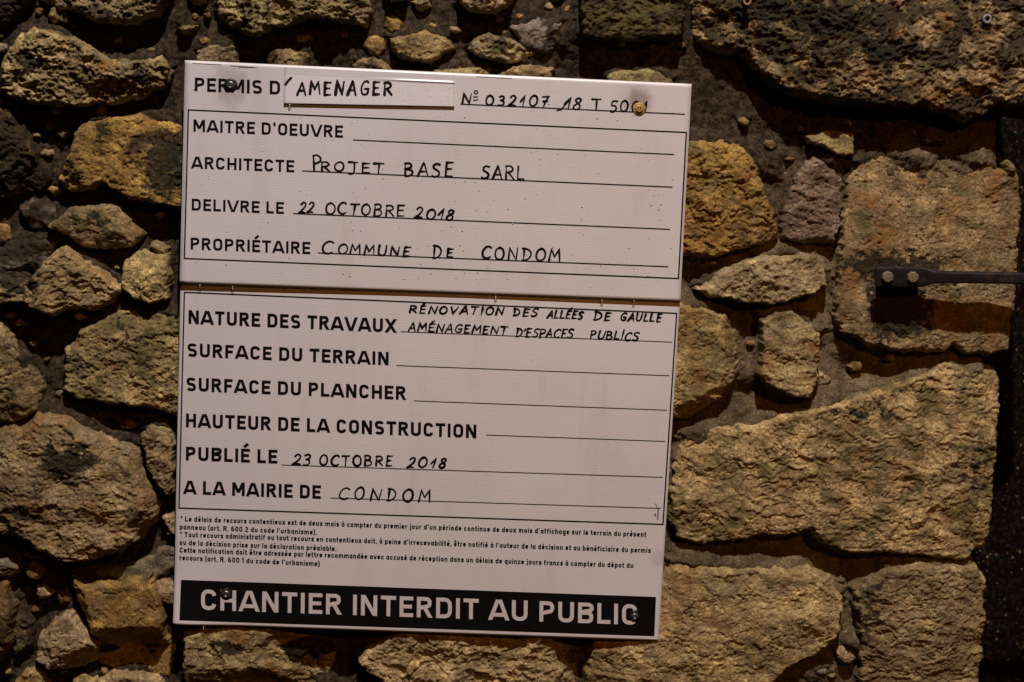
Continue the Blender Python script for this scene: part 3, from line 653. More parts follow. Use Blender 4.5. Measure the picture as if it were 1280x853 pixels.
# ---------------------------------------------------------------- lettering
def arc(cx, cy, rx, ry, a0, a1, n=10, p=2.5):
    o = []
    for i in range(n + 1):
        a = math.radians(a0 + (a1 - a0) * i / n); c, s = math.cos(a), math.sin(a)
        o.append((cx + rx * math.copysign(abs(c) ** (2 / p), c), cy + ry * math.copysign(abs(s) ** (2 / p), s)))
    return o
def caps(hw):
    """bold rounded-square capitals; hw = half stem, cap height 1, returns char -> (width, strokes)"""
    t = hw; b = 1 - t; B = t; G = {}
    def S(ch, w, *st): G[ch] = (w, st)
    w = .66
    S('A', .72, [(t*.3-.03,-.1),(.36-.02,1.06)], [(.72-t*.3+.03,-.1),(.36+.02,1.06)], [(.14,.26),(.58,.26)])
    S('B', .62, [(t,0),(t,1)], [(t,b),(.34,b)]+arc(.34,.75,.20,.25-t,90,-90)[1:]+[(t,.5)], [(t,.5),(.36,.5)]+arc(.36,.25+t*.5,.62-t-.36,.25-t*.5,90,-90)[1:]+[(t,B)])
    S('C', .62, arc(.31,.62,.31-t,.38-t,12,180)+arc(.31,.38,.31-t,.38-t,180,348))
    S('D', .64, [(t,0),(t,1)], [(t,b),(.30,b)]+arc(.30,.60,.34-t,.40-t,90,0)+arc(.30,.40,.34-t,.40-t,0,-90)+[(t,B)])
    S('E', .54, [(t,0),(t,1)], [(t,b),(.54,b)], [(t,.51),(.49,.51)], [(t,B),(.54,B)])
    S('É', .54, [(t,0),(t,1)], [(t,b),(.54,b)], [(t,.51),(.49,.51)], [(t,B),(.54,B)], [(.19,1.11),(.43,1.36)])
    S('F', .52, [(t,0),(t,1)], [(t,b),(.52,b)], [(t,.49),(.47,.49)])
    S('G', .64, arc(.32,.62,.32-t,.38-t,12,180)+arc(.32,.38,.32-t,.38-t,180,360)+[(.64-t,.48)], [(.64,.48),(.36,.48)])
    S('H', .64, [(t,0),(t,1)], [(.64-t,0),(.64-t,1)], [(t,.5),(.64-t,.5)])
    S('I', 2*t, [(t,0),(t,1)])
    S('J', .5, arc(.24,.3,.26-t,.3-t,195,360)+[(.5-t,1)])
    S('L', .52, [(t,0),(t,1)], [(t,B),(.52,B)])
    S('M', .80, [(t,0),(t,1)], [(.80-t,0),(.80-t,1)], [(t*.9,1.05),(.40,.26)], [(.80-t*.9,1.05),(.40,.26)])
    S('N', .66, [(t,0),(t,1)], [(.66-t,0),(.66-t,1)], [(t*.7,1.08),(.66-t*.7,-.08)])
    S('O', .64, arc(.32,.62,.32-t,.38-t,0,180)+arc(.32,.38,.32-t,.38-t,180,360)+[(.64-t,.62)])
    S('P', .60, [(t,0),(t,1)], [(t,b),(.34,b)]+arc(.34,.70,.26-t,.30-t,90,-90)[1:]+[(t,.40)])
    S('R', .62, [(t,0),(t,1)], [(t,b),(.34,b)]+arc(.34,.72,.26-t,.28-t,90,-90)[1:]+[(t,.44)], [(.33,.46),(.58,-.08)])
    S('S', .60, arc(.30,.735,.30-t,.265-t,18,180,8)+arc(.30,.735,.30-t,.235,180,262,5)[1:]+arc(.30,.265,.30-t,.235,85,0,5)+arc(.30,.265,.30-t,.265-t,0,-162,8)[1:])
    S('T', .58, [(.29,0),(.29,b)], [(0,b),(.58,b)])
    S('U', .64, [(t,1),(t,.36)]+arc(.32,.36,.32-t,.36-t,180,360)+[(.64-t,1)])
    S('V', .70, [(t*.3-.03,1.1),(.35-.01,-.06)], [(.70-t*.3+.03,1.1),(.35+.01,-.06)])
    S('X', .68, [(t*.4-.02,1.08),(.68-t*.4+.02,-.08)], [(.68-t*.4+.02,1.08),(t*.4-.02,-.08)])
    S("'", 2*t, [(t,.72),(t,1.02)])
    S(' ', .26)
    # lower case, single-storey and blocky, x height .72
    X = .74; xb = X - t
    def ring(cx, r): return arc(cx,X-.3,r-t,.3-t,0,180,6)+arc(cx,.3,r-t,.3-t,180,360,6)+[(cx+r-t,X-.3)]
    S('a', .52, ring(.26,.26), [(.52-t,0),(.52-t,X)])
    S('à', .52, ring(.26,.26), [(.52-t,0),(.52-t,X)], [(.18,1.08),(.32,.90)])
    S('b', .52, ring(.26,.26), [(t,0),(t,1)])
    S('c', .48, arc(.25,X-.3,.25-t,.3-t,15,180,6)+arc(.25,.3,.25-t,.3-t,180,345,6))
    S('d', .52, ring(.26,.26), [(.52-t,0),(.52-t,1)])
    S('e', .52, [(.52-t,.36)]+arc(.26,X-.3,.26-t,.3-t,0,180,6)+arc(.26,.3,.26-t,.3-t,180,335,6), [(t,.36),(.52-t,.36)])
    G['é'] = (.52, G['e'][1] + ([(.20,.90),(.34,1.08)],)); G['è'] = (.52, G['e'][1] + ([(.18,1.08),(.32,.90)],))
    G['ê'] = (.52, G['e'][1] + ([(.12,.90),(.26,1.06),(.40,.90)],))
    S('f', .34, [(.14,0),(.14,.78)]+arc(.30,.78,.16,1-t-.78,180,90,4), [(0,xb),(.33,xb)])
    S('g', .52, ring(.26,.26), [(.52-t,X),(.52-t,-.12),(.40,-.20),(.08,-.20)])
    S('h', .52, [(t,0),(t,1)], [(t,X-.3)]+arc(.26,X-.3,.26-t,.3-t,180,0,6)+[(.52-t,0)])
    S('i', 2*t, [(t,0),(t,X)], [(t,.88),(t,1.04)])
    S('j', .24, [(.24-t,X),(.24-t,-.08),(.0,-.16)], [(.24-t,.88),(.24-t,1.04)])
    S('l', .2, [(t,1),(t,.05)])
    S('m', .80, [(t,0),(t,X)], arc(.24,X-.25,.24-t,.25-t,180,0,5)+[(.48-t,0)], [(.48-t,X-.25)]+arc(.56,X-.25,.24-t,.25-t,150,0,5)+[(.80-t,0)])
    S('n', .52, [(t,0),(t,X)], [(t,X-.3)]+arc(.26,X-.3,.26-t,.3-t,180,0,6)+[(.52-t,0)])
    S('o', .52, ring(.26,.26))
    S('p', .52, ring(.26,.26), [(t,-.22),(t,X)])
    S('q', .52, ring(.26,.26), [(.52-t,-.22),(.52-t,X)])
    S('r', .36, [(t,0),(t,X)], arc(.34,X-.3,.34-t,.3-t,180,90,5))
    S('s', .46, [(.44,xb),(.2,xb),(t,.60),(t,.48),(.2,.39),(.28,.36),(.46-t,.27),(.46-t,.14),(.28,t),(.02,t)])
    S('t', .34, [(.14,.98),(.14,.2),(.22,t),(.34,t)], [(0,xb),(.33,xb)])
    S('u', .52, [(t,X),(t,.3)]+arc(.26,.3,.26-t,.3-t,180,360,6)+[(.52-t,X)])
    S('v', .52, [(t*.5,X),(.26,0)], [(.52-t*.5,X),(.26,0)])
    S('x', .50, [(t*.5,X),(.5-t*.5,0)], [(.5-t*.5,X),(t*.5,0)])
    S('z', .46, [(0,xb),(.44,xb),(.03,t),(.46,t)])
    S('(', .26, [(.24,1.05),(t,.75),(t,.15),(.24,-.15)]); S(')', .26, [(.02,1.05),(.26-t,.75),(.26-t,.15),(.02,-.15)])
    S('.', .18, [(.09,0),(.09,.17)]); S(',', .18, [(.10,.16),(.06,-.12)])
    S('*', .34, [(.17,.62),(.17,1)], [(.03,.72),(.31,.9)], [(.31,.72),(.03,.9)])
    S('6', .56, arc(.28,.32,.28-t,.32-t,0,360,12), [(t,.32),(t,.62)]+arc(.28,.65,.28-t,.35-t,180,40,5))
    S('0', .56, arc(.28,.62,.28-t,.38-t,0,180,6)+arc(.28,.38,.28-t,.38-t,180,360,6)+[(.56-t,.62)])
    S('1', .34, [(.22,0),(.22,1)], [(.02,.74),(.22,.95)])
    S('2', .54, arc(.27,.70,.27-t,.30-t,165,-20,7)+[(.06,t),(.54,t)])
    return G

def hand():
    G = {}
    def S(ch, w, *st): G[ch] = (w, st)
    S('A', .62, [(0,0),(.33,1),(.36,.98),(.62,-.02)], [(.12,.36),(.54,.34)])
    S('B', .60, [(.08,0),(.06,1)], [(.04,.96),(.3,1.0),(.46,.86),(.42,.66),(.1,.52),(.4,.5),(.56,.32),(.48,.08),(.2,-.02),(.02,.04)])
    S('C', .60, [(.58,.88),(.44,.99),(.22,.9),(.06,.6),(.04,.3),(.16,.06),(.38,.0),(.58,.12)])
    S('D', .62, [(.1,.98),(.12,0)], [(.0,1.0),(.3,.96),(.54,.72),(.58,.42),(.44,.14),(.2,.0),(.04,.02)])
    S('E', .52, [(.08,1),(.06,0),(.5,.02)], [(.08,.98),(.5,1.0)], [(.07,.52),(.42,.54)])
    S('É', .52, [(.08,1),(.06,0),(.5,.02)], [(.08,.98),(.5,1.0)], [(.07,.52),(.42,.54)], [(.2,1.18),(.42,1.42)])
    S('G', .62, [(.54,.9),(.38,1),(.16,.86),(.03,.5),(.1,.14),(.3,.0),(.54,.1),(.56,.42)], [(.32,.42),(.62,.44)])
    S('I', .14, [(.08,1),(.06,0)], [(.06,1.22),(.09,1.30)])
    S('J', .60, [(.04,1.0),(.62,.98)], [(.42,.98),(.40,.2),(.30,-.18),(.04,-.22)])
    S('L', .48, [(.08,1),(.04,.02),(.48,.04)])
    S('M', .74, [(.02,0),(.10,1),(.36,.38),(.64,1),(.74,.0)])
    S('N', .64, [(.04,0),(.08,1),(.54,.02),(.62,1)])
    S('O', .62, [(.34,1),(.12,.86),(.02,.5),(.1,.14),(.32,.0),(.54,.16),(.62,.52),(.52,.86),(.34,1),(.26,.97)])
    S('P', .54, [(.08,0),(.06,1)], [(.02,.94),(.28,1.02),(.5,.86),(.48,.62),(.26,.48),(.08,.46)])
    S('R', .58, [(.06,0),(.06,1)], [(.02,.96),(.3,1.0),(.48,.82),(.42,.6),(.08,.48)], [(.2,.5),(.58,.0)])
    S('S', .52, [(.50,.94),(.3,1.0),(.1,.86),(.12,.64),(.38,.46),(.48,.26),(.36,.04),(.14,-.02),(.0,.08)])
    S('T', .60, [(.0,.98),(.60,1.0)], [(.32,.98),(.28,0)])
    S('U', .60, [(.06,1),(.04,.3),(.18,.02),(.4,.03),(.55,.3),(.60,1)])
    S('V', .60, [(.02,1),(.28,0),(.60,1.02)])
    S("'", .16, [(.14,1.06),(.04,.78)])
    S('0', .62, [(.34,1),(.12,.86),(.02,.5),(.1,.14),(.32,.0),(.54,.16),(.62,.52),(.52,.86),(.34,1)])
    S('1', .34, [(.0,.42),(.30,1.0),(.24,.0)])
    S('2', .52, [(.06,.80),(.2,.99),(.4,.92),(.44,.68),(.26,.32),(.0,.02),(.22,.06),(.52,.02)])
    S('3', .48, [(.06,.9),(.24,1.0),(.42,.86),(.38,.64),(.18,.54),(.4,.44),(.46,.2),(.28,.0),(.02,.06)])
    S('5', .50, [(.5,1.0),(.14,.98),(.1,.58),(.34,.56),(.48,.34),(.38,.08),(.16,-.02),(.0,.06)])
    S('7', .52, [(.0,.94),(.5,1.0),(.28,.5),(.18,0)], [(.12,.5),(.46,.54)])
    S('8', .50, [(.42,.86),(.26,1.0),(.1,.84),(.2,.6),(.42,.36),(.4,.08),(.2,-.02),(.04,.14),(.1,.38),(.34,.6),(.44,.84)])
    S(' ', .4)
    return G
HAND = hand()
CAPS_CACHE = {}

def clip_poly(poly, lo, hi):
    for lim, sgn in ((lo, 1), (hi, -1)):
        out = []
        for i in range(len(poly)):
            a, b = poly[i], poly[(i + 1) % len(poly)]
            da, db = sgn * (a[1] - lim), sgn * (b[1] - lim)
            if da >= 0: out.append(a)
            if (da >= 0) != (db >= 0):
                t = da / (da - db); out.append((a[0] + t * (b[0] - a[0]), lim))
        poly = out
        if len(poly) < 3: return []
    return poly
def ribbon(pts, hw, clip=None):
    """mitred quads along a polyline"""
    P_ = [np.array(p, float) for p in pts]
    Q = [P_[0]]
    for p in P_[1:]:
        if np.linalg.norm(p - Q[-1]) > 1e-5: Q.append(p)
    P_ = Q; n = len(P_)
    if n < 2: return []
    dirs = [(P_[i + 1] - P_[i]) / np.linalg.norm(P_[i + 1] - P_[i]) for i in range(n - 1)]
    L, Rr = [], []
    closed = np.linalg.norm(P_[0] - P_[-1]) < 1e-4 and n > 4
    for i in range(n):
        if closed and i in (0, n - 1): d0, d1 = dirs[-1], dirs[0]
        else: d0 = dirs[max(i - 1, 0)]; d1 = dirs[min(i, n - 2)]
        m = d0 + d1; ln = np.linalg.norm(m); m = m / ln if ln > 1e-6 else d0
        nn = np.array([-m[1], m[0]]); c = max(0.62, float(np.dot(nn, np.array([-d0[1], d0[0]]))))
        w_ = hw[min(i, len(hw) - 1)] if isinstance(hw, list) else hw
        L.append(P_[i] + nn * w_ / c); Rr.append(P_[i] - nn * w_ / c)
    out = []
    for i in range(n - 1):
        q = [tuple(Rr[i]), tuple(Rr[i + 1]), tuple(L[i + 1]), tuple(L[i])]
        if clip: q = clip_poly(q, *clip)
        if q: out.append(q)
    return out
def disc(c, r, n=7):
    return [(c[0] + r * math.cos(6.2832 * i / n), c[1] + r * math.sin(6.2832 * i / n)) for i in range(n)]
def smooth_path(pts, n=4):
    """Catmull-Rom through the points of a pen stroke"""
    if len(pts) < 4: return pts
    o = []
    p = [pts[0]] + list(pts) + [pts[-1]]
    for i in range(1, len(p) - 2):
        for k in range(n):
            t = k / n
            o.append(tuple(0.5 * (2 * p[i][j] + (p[i + 1][j] - p[i - 1][j]) * t + (2 * p[i - 1][j] - 5 * p[i][j] + 4 * p[i + 1][j] - p[i + 2][j]) * t * t
                                  + (3 * p[i][j] - p[i - 1][j] - 3 * p[i + 1][j] + p[i + 2][j]) * t ** 3) for j in (0, 1)))
    o.append(tuple(pts[-1])); return o

def write(name, polys, surf, mat, parent, lift=0.00018, label=None):
    """polys: list of (z order, polygon in photograph positions) laid onto the sheet"""
    V, F = [], []
    for k, pl in polys:
        F.append(list(range(len(V), len(V) + len(pl))))
        for q in pl: V.append(on(surf, q[0], q[1], lift + k * 0.00001))
    # photograph y runs down: make faces look to the street (-y)
    VV = np.array(V); FF = []
    for f in F:
        a, b, c = VV[f[0]], VV[f[1]], VV[f[2]]
        if np.cross(b - a, c - a)[1] > 0: f = f[::-1]
        FF.append(f)
    return make_obj(name, V, FF, mat, parent, False, label)

def layout(text, G, space):
    x = 0; out = []
    for i, ch in enumerate(text):
        if ch not in G: print('no glyph', ch); continue
        wd, st = G[ch]
        out.append((x, ch, wd, st)); x += wd + (space if ch != ' ' else space * 0.3)
    return out, x - space
def print_line(text, l, r, cap, surf, mat=None, hw=0.100, space=0.115, name='lettering', lift=0.00018):
    """l, r: baseline ends in the photograph; cap: capital height there"""
    key = round(hw, 4)
    if key not in CAPS_CACHE: CAPS_CACHE[key] = caps(hw)
    lay, W = layout(text, CAPS_CACHE[key], space)
    ax = np.array([r[0] - l[0], r[1] - l[1]], float) / W
    dn = np.array([ax[1], -ax[0]]); dn = dn / np.linalg.norm(dn) * cap   # up direction
    up = np.array([0.010 * cap, -cap])
    polys = []
    for x, ch, wd, st in lay:
        for k, s in enumerate(st):
            low = ch.islower() or ch in "().,*jqp" or ord(ch) > 127
            cl = (-0.3, 1.5) if low else (0.0, 1.0)
            if ch == "'": cl = (0, 1.2)
            sx = np.linalg.norm(ax) / cap     # horizontal squeeze relative to the cap height
            for q in ribbon([(p[0] * sx, p[1]) for p in s], hw * min(1.0, (sx + 1) / 2), cl):
                polys.append((k % 5, [tuple(np.array(l) + ax * (x + p[0] / sx) + up * p[1]) for p in q]))
    return write(name, polys, surf, mat or M_PRINT, notice, lift)
def hand_word(text, l, r, cap, surf, pen=0.95, slant=0.10, first=1.0, space=0.20, jit=1.0, lift=0.00024, wspace=None):
    """one handwritten run; l, r baseline ends; returns pen polygons"""
    G = HAND
    lay, W = layout(text, G, space)
    ax = np.array([r[0] - l[0], r[1] - l[1]], float) / W
    pen *= 1.45
    polys = []
    for i, (x, ch, wd, st) in enumerate(lay):
        if ch == ' ': continue
        a = random.uniform(-0.05, 0.05) * jit; sc = (first if i == 0 else 1.0) * random.uniform(0.93, 1.07); wsc = random.uniform(0.94, 1.05); dy = random.uniform(-0.05, 0.05) * jit
        sl = slant + a
        for s in st:
            pts = [(p[0] * wsc + random.uniform(-.014, .014) + x, p[1]) for p in s]
            if ch not in 'AEÉLMNTV71I': pts = smooth_path(pts)
            q = [tuple(np.array(l) + ax * p[0] + np.array([sl * cap * p[1] * sc, -cap * (p[1] * sc + dy)])) for p in pts]
            q = [q[0]] + [tuple((1 - k / 4) * np.array(q[m]) + k / 4 * np.array(q[m + 1])) for m in range(len(q) - 1) for k in range(1, 5)] if len(q) < 8 else q
            b0_ = pen * random.uniform(0.88, 1.15); ph = random.uniform(0, 6)
            wv = [b0_ * (1.0 + 0.16 * math.sin(ph + 5.0 * m / len(q)) + (0.16 if m < 2 else 0) - (0.22 if m > len(q) - 3 else 0)) for m in range(len(q))]
            for quad in ribbon(q, wv): polys.append((0, quad))
            for m, pt in enumerate(q): polys.append((1, disc(pt, wv[m] * 0.97)))
    return polys
def pen_strokes(strokes, pen):
    polys = []
    for s in strokes:
        for quad in ribbon(s, pen): polys.append((0, quad))
        for m in s: polys.append((1, disc(m, pen * 0.97)))
    return polys

U, Lw, St = surf_upper, surf_lower, surf_strip
print_line("PERMIS D", (243,114.3), (350.5,118.6), 17.2, U)
print_line("MAITRE D'OEUVRE", (241.3,164.8), (428.8,172.5), 15.3, U)
print_line("ARCHITECTE", (239.5,210.9), (368,215.7), 15.2, U)
print_line("DELIVRE LE", (239.2,263.2), (355,267.7), 14.8, U)
print_line("PROPRIÉTAIRE", (237.9,312.2), (388,318.0), 15.2, U)
print_line("NATURE DES TRAVAUX", (235.2,405.0), (495.5,416.3), 17.3, Lw, hw=0.108)
print_line("SURFACE DU TERRAIN", (233.9,446.0), (486.2,457.0), 16.9, Lw, hw=0.108)
print_line("SURFACE DU PLANCHER", (232.6,488.9), (507.5,500.2), 17.1, Lw, hw=0.108)
print_line("HAUTEUR DE LA CONSTRUCTION", (232.0,534.2), (595.8,548.2), 17.3, Lw, hw=0.108)
print_line("PUBLIÉ LE", (231.8,575.7), (346.8,579.8), 17.3, Lw, hw=0.108)
print_line("A LA MAIRIE DE", (229.9,617.7), (401.2,623.9), 17.0, Lw, hw=0.108)
SM = dict(hw=0.112, space=0.085)
print_line("* Le délais de recours contentieux est de deux mois à compter du premier jour d'un période continue de deux mois d'affichage sur le terrain du présent", (225.5,651.7), (808,671.4), 6.4, Lw, **SM)
print_line("panneau (art. R. 600 2 du code l'urbanisme).", (224.5,661.8), (396,668.6), 6.4, Lw, **SM)
print_line("* Tout recours administratif ou tout recours en contentieux doit, à peine d'irrecevabilité, être notifié à l'auteur de la décision et au bénéficiaire du permis", (225,671.3), (813.6,691.4), 6.4, Lw, **SM)
print_line("ou de la décision prise sur la déclaration préalable.", (224.3,681.3), (420.6,689.2), 6.4, Lw, **SM)
print_line("Cette notification doit être adressée par lettre recommandée avec accusé de réception dans un délais de quinze jours francs à compter du dépot du", (224.2,690.8), (791.8,710.2), 6.4, Lw, **SM)
print_line("recours (art. R. 600 1 du code de l'urbanisme)", (224.2,700.4), (399.8,708.0), 6.4, Lw, **SM)

def strip_quads(a, b, hw, n=24):
    a = np.array(a, float); b = np.array(b, float); d = (b - a) / np.linalg.norm(b - a); nn = np.array([-d[1], d[0]]) * hw
    out = []
    for i in range(n):
        p, q = a + (b - a) * i / n, a + (b - a) * (i + 1) / n
        out.append((0, [tuple(p - nn), tuple(q - nn), tuple(q + nn), tuple(p + nn)]))
    return out
def frame(cs, surf, hw, name='printed_frame'):
    polys = []
    for i in range(4):
        a, b = np.array(cs[i], float), np.array(cs[(i + 1) % 4], float); d = (b - a) / np.linalg.norm(b - a)
        polys += [(i % 2, q) for _, q in strip_quads(a - d * hw, b + d * hw, hw, 150)]
    write(name, polys, surf, M_PRINT, notice, 0.00016)
frame([(235.5,137.6),(857.9,165.8),(848.1,348.4),(230.5,323.3)], U, 0.9)
frame([(230.5,365.6),(845.8,391.9),(828.7,655.7),(223.8,635.3)], Lw, 0.9)
for a, b, s, hw in (((575.3,130.4),(856,143.1),U,.8), ((441.3,175.2),(842.8,193.4),U,.8), ((377.5,213.9),(840.7,234.2),U,.8), ((366.3,267.2),(837.5,286.9),U,.8), ((397.3,316.4),(835.4,333.7),U,.8),
                ((500.8,414.9),(840.1,427.9),Lw,.58), ((495.5,457.2),(837,469.9),Lw,.58), ((517.3,501.3),(834,513.0),Lw,.58), ((607.7,544.0),(831.4,552.0),Lw,.58), ((352.1,581.5),(828.7,596.9),Lw,.58), ((413.2,622.7),(826,635.7),Lw,.58)):
    write('ruled_line', strip_quads(a, b, hw, 80), s, M_PRINT, notice, 0.00014)
# black band with white capitals
def band():
    c = [np.array(q, float) for q in ((226.2,724.9),(820,746.3),(818,795.5),(224.2,775.6))]
    polys = []
    nx, ny = 150, 8
    for j in range(ny):
        for i in range(nx):
            f = lambda u, v: tuple((c[0] * (1 - u) + c[1] * u) * (1 - v) + (c[3] * (1 - u) + c[2] * u) * v)
            polys.append((0, [f(i / nx, j / ny), f((i + 1) / nx, j / ny), f((i + 1) / nx, (j + 1) / ny), f(i / nx, (j + 1) / ny)]))
    write('black_band', polys, Lw, M_PRINT, notice, 0.00015)
band()
print_line("CHANTIER INTERDIT AU PUBLIC", (250.7,762.3), (797.0,781.3), 25.6, Lw, M_WHITE, hw=0.092, space=0.12, lift=0.00045)

# handwriting
def hw_obj(words, surf, lift=0.00026):
    for wd in (words if isinstance(words[0], list) else [words]): write('handwriting', wd, surf, M_INK, notice, lift)
hw_obj(hand_word("AMENAGER", (371.5,118.2), (489.5,119.0), 16.0, St, 1.05, 0.06, space=.32), St)
hw_obj(pen_strokes([[(356.8,106.0),(360,101.5),(364.0,97.4)]], 1.6), St)
hw_obj([hand_word("N", (577.5,129.6), (589,130.0), 12.5, U, 0.85, 0.12) + pen_strokes([arc(595,115.5,2.2,2.2,0,360,8,2), [(592,121.5),(597,121.2)], [(592,125.6),(597.5,125.0)]], 0.75),
        hand_word("032107", (607,131.0), (685,133.9), 12.4, U, 0.8, 0.12, space=.36), hand_word("18", (705,136.0), (725,136.8), 13, U, 0.85, 0.2, space=.2)
       + pen_strokes([[(706.5,131),(701.5,137.3),(696,138.2)]], 0.9), hand_word("T", (740,137), (751,137.4), 13, U, 0.85, 0.05),
        hand_word("5001", (762.6,139.0), (808,140.3), 13, U, 0.85, 0.12, space=.3)], U)
hw_obj([hand_word("P", (391,212.5), (401,213), 18, U, 0.85, 0.02) + hand_word("ROJET", (401.5,213.8), (479,216.3), 11.8, U, 0.85, 0.03, space=.26),
        hand_word("BASE", (505,219.2), (566,221.3), 17.0, U, 0.82, 0.04, space=.28), hand_word("SARL", (602,222.3), (655,225.2), 16.0, U, 0.85, 0.04, space=.22)], U)
hw_obj([hand_word("22", (374,266.0), (391.5,266.4), 12.5, U, 0.8, 0.16, space=.2), hand_word("OCTOBRE", (407,267.2), (505,270.8), 13.6, U, 0.8, 0.08, space=.22),
        hand_word("2018", (518.8,272.6), (566,275.0), 12.6, U, 0.85, 0.22, space=.24)], U)
hw_obj([hand_word("C", (402,317.2), (416,317.5), 16, U, 0.85, 0.12) + hand_word("OMMUNE", (422,317.8), (512,320.6), 11.6, U, 0.85, 0.14, space=.26),
        hand_word("D", (540,322.2), (551.5,322.5), 15, U, 0.85, 0.16) + hand_word("E", (558,321.6), (566,321.9), 10, U, 0.85, 0.1),
        hand_word("CONDOM", (601.8,323.4), (700,326.4), 15.2, U, 0.85, 0.08, space=.24)], U)
hw_obj([hand_word("RÉNOVATION", (511.5,391.2), (629,394.0), 8.8, Lw, 0.82, 0.24, space=.26), hand_word("DES", (641,394.6), (671,396.0), 9.2, Lw, 0.82, 0.24, space=.24),
        hand_word("ALLÉES", (684,397.6), (727.5,398.6), 9.2, Lw, 0.82, 0.26, space=.2), hand_word("DE", (741.5,399.6), (763,400.6), 9.4, Lw, 0.82, 0.22, space=.3),
        hand_word("GAULLE", (775.5,400.8), (826,402.2), 9.2, Lw, 0.82, 0.22, space=.26)], Lw)
hw_obj([hand_word("AMÉNAGEMENT", (510.5,413.6), (633,418.2), 9.6, Lw, 0.75, 0.18, space=.2), hand_word("D'ESPACES", (644,421.0), (715.5,422.6), 10.0, Lw, 0.75, 0.2, space=.16),
        hand_word("PUBLICS", (737.5,422.6), (797,426.0), 9.4, Lw, 0.75, 0.24, space=.22)], Lw)
hw_obj([hand_word("23", (366,581.0), (387,581.2), 13.2, Lw, 0.8, 0.2, space=.18), hand_word("OCTOBRE", (399.5,581.4), (490.5,583.0), 12.2, Lw, 0.8, 0.06, space=.28),
        hand_word("2018", (508.8,584.6), (556.5,585.0), 12.0, Lw, 0.85, 0.26, space=.3)], Lw)
hw_obj(hand_word("CONDOM", (423,623.9), (537,627.6), 15.2, Lw, 0.86, 0.16, space=.42), Lw)
write('rust_mark', [(0, q) for q in ([(822.0,636.5),(823.4,636.5),(822.9,650.5),(821.4,650.0)], [(818.6,629.5),(819.2,629.4),(822.2,634.4),(821.6,634.8)], [(817.6,643.0),(818.8,641.5),(820.6,645.0),(819.8,646.0)])], Lw, M_RUST, notice, 0.0003)
for a, b, hw in (((240.5,79.4),(276,81.2),.35), ((288,82.4),(318,84.4),.4), ((298,84.6),(322,85.0),.25), ((380,87.0),(401,88.2),.3), ((595,96),(640,98.6),.3)):
    write('scratch', strip_quads(a, b, hw, 5), U, M_RUST, notice, 0.0002)

# ---------------------------------------------------------------- screws
def lathe(name, prof, seg, mat, parent, centre, smooth_shade=True, rot=0.0, squash=1.0):
    """profile (radius, depth towards the street) turned about the y axis at centre"""
    V, F = [], []
    n = len(prof)
    for i in range(seg):
        a = 6.283185 * i / seg + rot
        for r, d in prof: V.append((r * math.cos(a), -d, r * math.sin(a) * squash))
    for i in range(seg):
        j = (i + 1) % seg
        for k in range(n - 1): F.append((i * n + k, i * n + k + 1, j * n + k + 1, j * n + k))
    F.append(tuple(i * n for i in range(seg)))
    F.append(tuple(i * n + n - 1 for i in range(seg))[::-1])
    o = make_obj(name, V, F, mat, parent, smooth_shade)
    o.location = centre
    return o
def screw(px, py, surf, r, head_mat, washer_mat, label):
    c = on(surf, px, py)
    hd = lathe('screw', [(r * .60, 0.0), (r * .62, 0.0016), (r * .55, 0.0028), (r * .38, 0.0034), (r * .30, 0.0034), (r * .24, 0.0018), (0.0001, 0.0016)], 24, head_mat, notice, c, True)
    hd['label'] = label
    wsh = lathe('washer', [(r, 0.0), (r, 0.0006), (r * .93, 0.0011), (r * .62, 0.0014), (0.0001, 0.0014)], 32, washer_mat, hd, (0, 0, 0))
    lathe('socket', [(r * .20, 0.0017), (r * .20, 0.0026), (r * .09, 0.0030), (0.0001, 0.0030)], 6, head_mat, hd, (0, 0, 0), False, 0.3)
    return hd
screw(288.5, 106.5, U, 0.0079, M_ZINC, M_SMOOTH_BLACK, 'dark grey screw with washer through the printed first word')
screw(799, 136.3, U, 0.0078, M_BRASS, M_BRASS, 'yellowish brass coloured screw over the handwritten number')
screw(282.7, 742.5, Lw, 0.0077, M_ZINC, M_BLACKIRON, 'dark screw over the first letters on the black band')
screw(793.2, 770.3, Lw, 0.0072, M_ZINC, M_BLACKIRON, 'dark wet screw over the last letter on the black band')

# ---------------------------------------------------------------- rain drops
def drop_mesh(parts):
    """flattened domes; parts: (point, radius x, radius z, height)"""
    V, F = [], []
    for (c, rx, rz, hh) in parts:
        b = len(V); seg = 8; rings = 3
        for k in range(rings):
            t = k / rings * math.pi / 2
            for i in range(seg):
                a = 6.2832 * i / seg
                V.append((c[0] + rx * math.cos(t) * math.cos(a), c[1] - hh * math.sin(t), c[2] + rz * math.cos(t) * math.sin(a)))
        V.append((c[0], c[1] - hh, c[2]))
        for k in range(rings - 1):
            for i in range(seg):
                j = (i + 1) % seg; F.append((b + k * seg + i, b + (k + 1) * seg + i, b + (k + 1) * seg + j, b + k * seg + j))
        for i in range(seg): F.append((b + 2 * seg + i, b + 3 * seg, b + 2 * seg + (i + 1) % seg))
        F.append(tuple(b + i for i in range(seg)))
    return V, F
parts = []
for i in range(430):
    u = random.random(); v = random.random() ** 0.8
    if u > .5 or random.random() < .7:
        px = 236 + u * 612; py = 90 + u * 26 + v * 250
        if 350 < px < 575 and py < 140: continue
        c = on(U, px, py, 0.0001)
        rr = random.choice([.3, .35, .4, .45, .5, .6, .75, 1.0]) * MM
        parts.append((c, rr, rr * random.uniform(.9, 1.3), rr * .42))
for i in range(150):
    px = random.uniform(236, 835); py = random.triangular(372, 650, 380)
    c = on(Lw, px, py, 0.0001); rr = random.choice([.2, .25, .3, .45]) * MM
    parts.append((c, rr, rr * 1.1, rr * .5))
